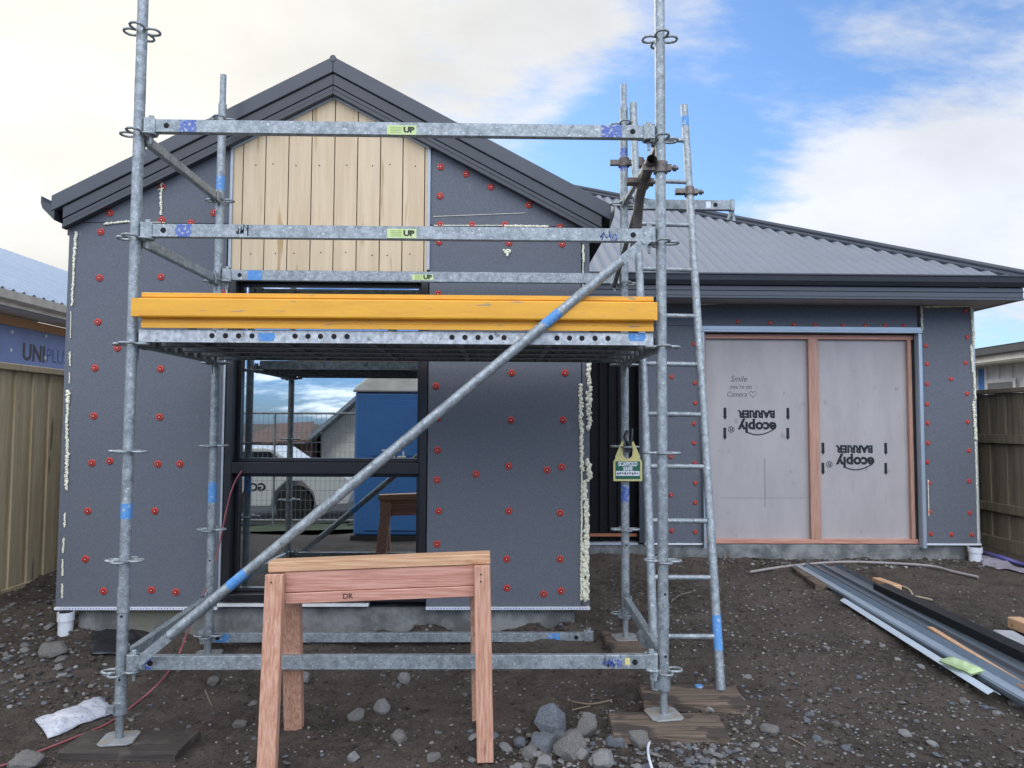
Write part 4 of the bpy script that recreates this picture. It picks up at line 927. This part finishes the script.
for a, c_ in (((fx0, fz0), (fx0, fz1)), ((fx1, fz0), (fx1, fz1)), ((fx0, fz1), (fx1, fz1)), ((fx0, fz0+.12), (fx1, fz0+.12)), (((fx0+fx1)/2, fz0), ((fx0+fx1)/2, fz1))): b_.tube([(a[0], -3.6, a[1]), (c_[0], -3.6, c_[1])], .019, 8)
b_.build('frame', galv2, fp)
b_ = MB(); x = fx0+.08
while x < fx1: b_.tube([(x, -3.6, fz0+.12), (x, -3.6, fz1)], .003, 4, caps=False); x += .085
z = fz0+.3
while z < fz1: b_.tube([(fx0, -3.6, z), (fx1, -3.6, z)], .003, 4, caps=False); z += .17
b_.build('wire_mesh', galv2, fp)
b_ = MB()
for x in (fx0, fx1): b_.span((x-.12, -3.9, -.46), (x+.12, -3.3, -.33))
b_.build('foot', tyre, fp)
oh = thing('street_house', 'white gabled house with red tiled roof across the street, reflected in the window', 'house', (-6, -21, -.4))
b_ = MB(); b_.prism([(-7.0, -20, -.6), (-1.0, -20, -.6), (-1.0, -20, 2.2), (-3.2, -20, 4.25), (-7.0, -20, .95)], (0, -8, 0)); b_.build('wall', white, oh)
b_ = MB(); b_.bar((-7.5, -23.7, .62), (-3.2, -23.7, 4.42), 9, .14, up=(-.66, 0, .75)); b_.bar((-3.2, -23.7, 4.42), (-.6, -23.7, 1.95), 9, .14, up=(.66, 0, .75)); b_.build('roof', blueroof, oh)
b_ = MB(); b_.prism([(-10.4, -19, .55), (-7.2, -19, .75), (-7.8, -22, 1.45), (-9.4, -22, 1.35)], (0, 0, -.08)); b_.span((-10.2, -24, -.6), (-7.3, -19.6, .55)); b_.build('red_tiled_porch', redtile, oh)
b_ = MB(); b_.span((-5.6, -19.99, .2), (-5.2, -19.95, 1.3)); b_.build('window', carglass, oh)

# ------------------------------------------------------------------ pipes and loose things
def upipe(px, py0, py1, Y, r_, label):
    a, c_ = at(px, py0, Y), at(px, py1, Y); o = thing('drain_pipe', label, 'pipe', (a.x, Y, c_.z-.06))
    b_ = MB(); b_.tube([(a.x, Y, c_.z-.08), (a.x, Y, a.z)], r_, 18, caps=False); b_.tube([(a.x, Y, a.z), (a.x, Y, a.z-.05)], r_*1.15, 18); b_.build('pipe', whitepl, o)
    MB().disc((a.x, Y, a.z), ZP, r_*.9, .006).build('mouth', darkhole, o)
upipe(66, 612, 636, 4.60, .042, 'white drain pipe stub standing at the left corner of the gable wall')
upipe(975, 547, 571, 6.98, .055, 'white drain pipe stub standing at the right corner of the garage')
# extension cord
pts = [gz(-30, 775, 0)]
for px, py in ((10, 765), (45, 750), (85, 737), (112, 722), (140, 700), (158, 684), (172, 667)):
    q = gz(px, py, 0); h = ground_h(q.x, q.y)+.008; q = gz(px, py, h); q.z = max(q.z, ground_h(q.x, q.y)+.006); pts.append(q)
pts += [at(180, 652, 4.0), at(190, 625, 4.3), at(202, 597, 4.5), at(212, 572, 4.55), at(219, 546, 4.575), at(226, 512, 4.585), at(231, 492, 4.59), at(237, 478, 4.59), at(242, 471, 4.592)]
def smooth(pts, k=6):
    o = []; n_ = len(pts)
    for i in range(n_-1):
        p0, p1, p2, p3 = pts[max(i-1, 0)], pts[i], pts[i+1], pts[min(i+2, n_-1)]
        for j in range(k):
            t_ = j/k; o.append(.5*((2*p1)+(p2-p0)*t_+(2*p0-5*p1+4*p2-p3)*t_*t_+(3*p1-p0-3*p2+p3)*t_**3))
    return o+[pts[-1]]
tag(MB().tube(smooth(pts), .0045, 8).build('extension_cord', cordmat, None, tuple(pts[0])), 'thin pink red extension cord running from the dirt up to the window frame', 'cord')
# crumpled bag by the left post
bq = [gz(px, py, .0) for px, py in ((35, 722), (100, 700), (114, 711), (48, 735))]
b_ = MB(); nb_ = 14; vs = []
for j in range(nb_+1):
    for i in range(nb_+1):
        u, v = i/nb_, j/nb_; p = (bq[0].lerp(bq[1], u)).lerp(bq[3].lerp(bq[2], u), v)
        e = min(u, 1-u, v, 1-v); z = ground_h(p.x, p.y)+.006+.020*min(1, e*6)+.014*noise.noise(p*19)*min(1, e*8)
        vs.append((p.x, p.y, z))
b_.add(vs, [(j*(nb_+1)+i, j*(nb_+1)+i+1, (j+1)*(nb_+1)+i+1, (j+1)*(nb_+1)+i) for j in range(nb_) for i in range(nb_)], True)
bagm = mat('printed white bag', (.60, .61, .63), (.46, .47, .52), .4, 0, 30, stretch=(1, 3, 1), bump=.5, bscale=16, spot=((.20, .23, .40), 60, .60, (.6, 2, 1)))
o = tag(b_.build('plastic_bag', bagm, None, tuple(bq[0])), 'flat white plastic bag with blue print lying on the dirt by the left front post', 'bag')
so_ = o.modifiers.new('solid', 'SOLIDIFY'); so_.thickness = .004
# lengths of flashing on the right
def profile_strip(name, label, a, c_, prof, mt_, cat, group=None, dz=0):
    a, c_ = Vector(a), Vector(c_); d = (c_-a); d.normalize(); s_ = Vector((d.y, -d.x, 0)).normalized(); n_ = len(prof)
    b_ = MB(); up = s_.cross(d); up = up if up.z > 0 else -up
    vs = [a+s_*x+up*z for x, z in prof]+[c_+s_*x+up*z for x, z in prof]
    b_.add(vs, [(i, i+1, n_+i+1, n_+i) for i in range(n_-1)])
    o = tag(b_.build(name, mt_, None, tuple(a)), label, cat, group); q = o.modifiers.new('solid', 'SOLIDIFY'); q.thickness = .0022
    return o
gF = 'lengths of metal flashing lying on the ground by the garage'
H_ = .135
def gp(px, py, z=H_): return gz(px, py, z)
profile_strip('roof_flashing', 'wide dark charcoal folded flashing, the longest in the pile by the garage', gp(822, 566, .15), gp(1060, 694, .15), [(-.13, .03), (-.12, .0), (-.02, .0), (-.015, .02), (.015, .02), (.02, 0), (.12, 0), (.13, .03)], flash_dark, 'flashing', gF)
profile_strip('roof_flashing', 'pale blue grey channel trim beside the wide charcoal flashing', gp(800, 567, .14), gp(1060, 718, .14), [(-.05, .04), (-.05, 0), (.0, 0), (.0, .02), (.05, .02), (.055, .0)], flash_lite, 'flashing', gF)
profile_strip('roof_flashing', 'thin dark strip between the white trim and the pale blue grey trim', gp(836, 592, .125), gp(1055, 722, .125), [(-.03, .0), (.03, 0), (.03, .025)], flash_dark, 'flashing', gF)
profile_strip('roof_flashing', 'narrow white trim nearest the camera, with a cut slanted end', gp(844, 602, .122), gp(994, 697, .122), [(-.032, .012), (.0, .030), (.03, .012)], flash_white, 'flashing', gF)
profile_strip('black_channel', 'long black steel channel on the far side of the flashing pile', gp(880, 590, .15), gp(1080, 686, .15), [(-.05, .005), (-.05, .055), (.0, .045), (.05, .055), (.05, .005)], blackch, 'channel', gF)
a, c_ = gp(930, 628, .158), gp(1060, 708, .158); tag(MB().bar(a, c_, .035, .018).build('timber_strip', tanwood, None, tuple(a), bevel=.002), 'thin tan timber strip lying lengthwise on the charcoal flashing', 'timber')
# green packet
p = gz(961, 666, .165); b_ = MB(); vs = []; n_ = 12
for q in range(2):
    for j in range(n_+1):
        for i in range(n_+1):
            u, v = i/n_-.5, j/n_-.5; e = max(0, 1-4*max(abs(u), abs(v))**2); vs.append((u*.21+.008*noise.noise(Vector((u*6, v*6, 3+q))), v*.085+.006*noise.noise(Vector((u*6, v*6, 8))), (.004+.020*e**.5+.014*noise.noise(Vector((u*7, v*5, q*4)))*e) if q == 0 else -.004))
n1_ = n_+1
b_.add(vs, [(q*n1_*n1_+j*n1_+i, q*n1_*n1_+j*n1_+i+1, q*n1_*n1_+(j+1)*n1_+i+1, q*n1_*n1_+(j+1)*n1_+i) for q in range(2) for j in range(n_) for i in range(n_)], True)
o = b_.build('packet', greenwrap, None); o.location = p; o.rotation_euler = (.12, .02, -1.35); tag(o, 'crumpled pale green packet lying on the flashing lengths', 'packet')
def block(name, label, cat, px0, py0, px1, py1, z, w, h, mt_):
    a, c_ = gz(px0, py0, z), gz(px1, py1, z); return tag(MB().bar(a, c_, w, h).build(name, mt_, None, tuple(a), bevel=.005), label, cat)
block('timber_block', 'rough old timber block under the far end of the flashing', 'timber', 797, 570, 822, 588, .13, .10, .06, oldwood)
block('timber_offcut', 'short pale timber offcut beside the far end of the black channel', 'timber', 876, 580, 898, 588, .15, .07, .045, tanwood)
block('timber_offcut', 'orange tan timber offcut at the right edge beside a grey board', 'timber', 1014, 622, 1050, 636, .16, .09, .07, tanwood)
block('grey_board', 'flat grey white board poking in at the right edge', 'board', 1003, 631, 1045, 655, .125, .12, .014, mat('grey white sheet', (.45, .46, .47), rough=.6))
# hose, twigs, string
def cable(name, label, cat, pts_px, r_, mt_, lift=.008):
    ps = []
    for px, py in pts_px:
        h = .1
        for _ in range(4): q = gz(px, py, h); h = ground_h(q.x, q.y)+lift
        ps.append(gz(px, py, h))
    return tag(MB().tube(smooth(ps), r_, 7).build(name, mt_, None, tuple(ps[0])), label, cat)
hosem = mat('dusty pale hose', (.36, .33, .31), rough=.7)
cable('pale_hose', 'long thin pale hose lying along the garage footing', 'hose', [(750, 572), (790, 566), (840, 562), (885, 563), (930, 566), (955, 572), (978, 577)], .012, hosem, .022)
cable('curled_cord', 'short curled pale cord beside the black channel', 'cord', [(880, 583), (897, 585), (908, 589), (912, 595), (905, 596), (918, 597), (932, 600)], .009, mat('straw cord', (.40, .34, .24), rough=.8), .012)
cable('white_string', 'frayed white string trailing in front of the right front foot', 'string', [(647, 728), (650, 738), (648, 748), (649, 758), (653, 772)], .006, whitepl, .02)
twm = mat('dry twig', (.22, .17, .12), rough=.85)
tg_ = 'dry twigs scattered on the dirt'
for i, (pts_, lab) in enumerate((([(671, 602), (680, 595), (692, 592)], 'thin curved twig on the dirt right of the ladder'), ([(570, 701), (590, 704), (612, 700)], 'long dry twig lying left of the right front board'), ([(572, 710), (590, 706)], 'short twig lying just above the big grey boulder'), ([(790, 738), (805, 746)], 'pale twig lying on the gravelly dirt at the lower right'), ([(948, 612), (958, 622)], 'pale twig beside the black channel'), ([(205, 690), (212, 706)], 'thin twig stuck in the dirt right of the left front foot'))):
    o = cable('twig', lab, 'twig', pts_, .004, twm, .008); o['group'] = tg_
# sheeting and violet pipe at the right fence
def flat_sheet(name, label, cat, quad, mt_, nn=12, amp=.02):
    qs = [gz(px, py, .13) for px, py in quad]; b_ = MB(); vs = []
    for j in range(nn+1):
        for i in range(nn+1):
            u, v = i/nn, j/nn; p = (qs[0].lerp(qs[1], u)).lerp(qs[3].lerp(qs[2], u), v); p.z = ground_h(p.x, p.y)+.012+amp*abs(noise.noise(p*7)); vs.append(p)
    b_.add(vs, [(j*(nn+1)+i, j*(nn+1)+i+1, (j+1)*(nn+1)+i+1, (j+1)*(nn+1)+i) for j in range(nn) for i in range(nn)], True)
    o = tag(b_.build(name, mt_, None, tuple(qs[0])), label, cat); q = o.modifiers.new('solid', 'SOLIDIFY'); q.thickness = .003; return o
flat_sheet('plastic_sheet', 'pale crumpled plastic sheeting on the ground between garage corner and right fence', 'sheeting', ((979, 556), (1000, 561), (1050, 580), (983, 566)), sheetplas)
flat_sheet('black_plastic_sheet', 'crumpled black polythene against the footing at the left corner', 'sheeting', ((92, 632), (150, 627), (150, 643), (90, 648)), blackpoly, amp=.05)
cable('violet_pipe', 'thin violet pipe lying beside the pale sheeting by the right fence', 'pipe', [(980, 552), (1000, 557), (1024, 565), (1050, 573)], .02, violet, .025)

# ------------------------------------------------------------------ stones
SM = [mat('blue grey river stone', (.165, .18, .20), (.10, .11, .125), .9, 0, 9, bump=.6, bscale=26, det=9, lo=.4, hi=.6, spot=((.19, .185, .175), 14, .57)), mat('warm grey stone', (.20, .19, .172), (.125, .118, .107), .9, 0, 9, bump=.6, bscale=26, det=9, lo=.4, hi=.6, spot=((.22, .20, .175), 12, .58)), mat('pale grey stone', (.29, .282, .265), (.185, .18, .17), .9, 0, 9, bump=.6, bscale=26, det=9, lo=.4, hi=.6, spot=((.30, .285, .26), 12, .58))]
def stone_mesh(seed, mi, flat=.7, ang=.0):
    rnd = random.Random(seed*13+5); o = Vector((seed*5.1, seed*2.3, seed*1.7)); bm = _bm.new()
    for _ in range(20 if ang else 34):
        p = Vector((rnd.gauss(0, 1), rnd.gauss(0, 1), rnd.gauss(0, 1))).normalized()
        if ang: m_ = max(abs(p.x), abs(p.y), abs(p.z)); p = p.lerp(p/m_*.82, .75)
        bm.verts.new(p*rnd.uniform(.93, 1.07))
    r_ = _bm.ops.convex_hull(bm, input=bm.verts)
    junk = [v for v in bm.verts if not v.link_faces]
    _bm.ops.delete(bm, geom=junk, context='VERTS')
    _bm.ops.dissolve_limit(bm, angle_limit=.22, verts=bm.verts, edges=bm.edges)
    _bm.ops.bevel(bm, geom=list(bm.edges), offset=.14 if ang else .18, segments=3, affect='EDGES', profile=.55, clamp_overlap=True)
    _bm.ops.triangulate(bm, faces=bm.faces); _bm.ops.subdivide_edges(bm, edges=list(bm.edges), cuts=1)
    _bm.ops.triangulate(bm, faces=bm.faces); _bm.ops.subdivide_edges(bm, edges=[e for e in bm.edges if e.calc_length() > .16], cuts=2); _bm.ops.triangulate(bm, faces=bm.faces)
    for _ in range(4): _bm.ops.smooth_vert(bm, verts=bm.verts, factor=.4, use_axis_x=True, use_axis_y=True, use_axis_z=True)
    for v in bm.verts:
        p = v.co; v.co = p*(1+.06*noise.noise(p*1.7+o)+.03*noise.noise(p*5+o)+.016*noise.noise(p*12+o)); v.co.z *= flat
    _bm.ops.recalc_face_normals(bm, faces=bm.faces)
    me_ = bpy.data.meshes.new('stone'); bm.to_mesh(me_); bm.free(); me_.polygons.foreach_set('use_smooth', [True]*len(me_.polygons)); me_.materials.append(SM[mi]); return me_
big = [  # px, py(centre), half width px, half height px, material, angular, label
    (549, 720, 17, 17, 0, 1, 'largest blue grey boulder at the top of the stone pile'), (544, 743.5, 13, 11, 0, 0, 'rounded blue grey stone just below the largest boulder'),
    (569.5, 746, 16, 15, 1, 1, 'big angular warm grey stone in the middle of the pile'), (586, 727, 11, 15, 1, 1, 'upright pointed grey stone right of the largest boulder'),
    (616.5, 741.5, 11, 8, 0, 1, 'grey stone lying at the left front corner of the brown board'), (640, 739.5, 10, 10, 1, 1, 'blocky grey stone against the front edge of the brown board'),
    (603, 759, 11, 8.5, 2, 0, 'smooth pale grey stone at the bottom between pile and string'), (581, 754.5, 7, 5.5, 2, 0, 'small oval pale stone below the angular pile stone'),
    (530.5, 753, 8, 7, 1, 0, 'small round stone at the lower left of the pile'), (544.5, 764, 8, 8, 2, 1, 'pale stone at the bottom edge below the pile'),
    (356, 715, 9.5, 6, 1, 1, 'left one of two grey stones lying between the sawhorse legs'), (382, 707, 8, 7, 2, 0, 'right one of two grey stones lying between the sawhorse legs'),
    (399, 737, 8, 6.5, 1, 0, 'single rounded stone nearest the right sawhorse leg'), (354, 757, 6.5, 5, 2, 1, 'pale angular stone at the bottom between the sawhorse legs'),
    (434, 756.5, 7, 5, 1, 1, 'long warm grey stone at the bottom left of the right sawhorse leg'), (27, 762, 15, 9, 1, 0, 'large flat stone at the lower left corner beside the cord'),
    (404, 679, 6, 6, 2, 0, 'round stone just behind the bottom ledger'), (53, 650, 13, 7, 1, 1, 'flat slab of stone on the spoil by the left corner'), (303, 678, 7, 6, 2, 1, 'grey stone below the ledger beside the back sawhorse leg'),
    (520, 742, 6, 5, 0, 0, 'little stone at the left edge of the pile'), (559, 735, 6, 5, 0, 0, 'little blue grey stone wedged between the big pile stones'), (536, 737, 5, 5, 1, 0, 'little round stone below left of the largest boulder'),
    (660, 692, 9, 6, 1, 1, 'grey stone showing behind the right front post foot'), (770, 729, 9, 6, 1, 0, 'grey stone lying right of the brown board'), (1015, 703, 6, 4, 1, 0, 'brown stone at the near end of the flashing'),
    (213, 681, 5, 5, 1, 0, 'small stone behind the left front foot'), (240, 724, 7, 5, 1, 1, 'small brown grey stone left of the sawhorse'), (710, 708, 7, 5, 2, 0, 'pale stone touching the right end of the ladder board'), (780, 512+0, 0, 0, 0, 0, '')]
gB = 'larger stones lying on the dirt'
def place(px, py, z=.0, half=0):
    h = .05
    for _ in range(5): q = gz(px, py, h); h = ground_h(q.x, q.y)+half
    return gz(px, py, h)
for i, (px, py, hw, hh_, mi, ang, lab) in enumerate(big):
    if hw == 0: continue
    q = place(px, py, half=.02); dep = q.y/_f.y; s_ = hw*dep/FPX*1.12
    for _ in range(2):
        zc_ = ground_h(q.x, q.y)+hh_*dep/FPX*.55; q = gz(px, py, zc_)
    o = bpy.data.objects.new('stone', stone_mesh(20+i, mi, 1.0, ang)); COL.objects.link(o); o.location = q; o.scale = (s_, s_*.95, hh_*dep/FPX*1.1); o.rotation_euler = (random.uniform(-.15, .15), random.uniform(-.15, .15), random.uniform(-.5, .5))
    tag(o, lab, 'stone', gB)
protos = [stone_mesh(60+i, i % 3, random.uniform(.5, .8), i % 2) for i in range(9)]
def scat(n_, fn, smin, smax, label, group):
    for _ in range(n_):
        px, py = fn(); q = place(px, py); s_ = random.uniform(smin, smax)*(1 if random.random() < .8 else 1.35)
        o = bpy.data.objects.new('pebble', random.choice(protos)); COL.objects.link(o); o.location = (q.x, q.y, ground_h(q.x, q.y)+s_*.25); sc = (s_*random.uniform(.8, 1.3), s_*random.uniform(.8, 1.2), s_*random.uniform(.7, 1.0)); o.scale = sc
        o.rotation_euler = (random.uniform(-.3, .3), random.uniform(-.3, .3), random.uniform(0, 6)); tag(o, label, 'stone', group)
U = random.uniform
def ok(px, py, q=None): return True
scat(75, lambda: (random.gauss(560, 45), U(728, 770)), .010, .022, 'small grey pebble in the gravel around the pile of big stones', 'pebbles around the stone pile')
scat(70, lambda: (random.gauss(690, 38), U(742, 772)), .009, .020, 'small grey pebble in the gravel in front of the brown board', 'pebbles in front of the brown board')
scat(60, lambda: (U(740, 1000), U(640, 766)), .010, .024, 'small grey stone scattered on the dirt at the lower right', 'stones scattered at the lower right')
scat(40, lambda: (U(0, 70), U(598, 680)), .010, .026, 'grey rubble stone on the spoil below the left fence', 'rubble by the left fence')
scat(35, lambda: (U(130, 480), U(670, 766)), .008, .018, 'small stone scattered on the dirt around the sawhorse', 'stones scattered around the sawhorse')
# finest gravel: nobody could count it
b_ = MB()
def grit(n_, fn, smin, smax):
    for k in range(n_):
        px, py = fn()
        if py > 790 or py < 560: continue
        q = gz(px, py, .06)
        if q.y > 7.0 or (q.y > 4.66 and -2.75 < q.x < .6): continue
        s_ = U(smin, smax); z = ground_h(q.x, q.y); b_.mat(random.choice((0, 1, 1, 2)) if random.random() < .35 else 3)
        b_.ico((q.x, q.y, z+s_*.3), s_, (U(.8, 1.4), U(.7, 1.2), U(.5, .8)), .5, k, 1)
grit(5000, lambda: (U(0, 1024), U(585, 780)), .003, .008)
grit(2500, lambda: (U(600, 1024), 565+205*random.random()**.8), .003, .010)
grit(500, lambda: (random.gauss(560, 60), random.gauss(745, 22)), .004, .010)
grit(500, lambda: (random.gauss(700, 60), random.gauss(750, 18)), .004, .010)
grit(600, lambda: (U(0, 110), U(590, 700)), .005, .016)
grit(700, lambda: (U(720, 1000), U(560, 576)), .006, .020)
grit(900, lambda: (U(80, 590), random.gauss(637, 4)), .006, .017)
grit(900, lambda: (U(600, 860), U(565, 660)), .004, .012)
dirtclod = mat('dirt clod', (.075, .062, .051), (.045, .036, .030), .95, 0, 30)
tag(b_.build('gravel', SM+[dirtclod]), 'fine gravel and dirt crumbs strewn over the ground', 'gravel', kind='stuff')
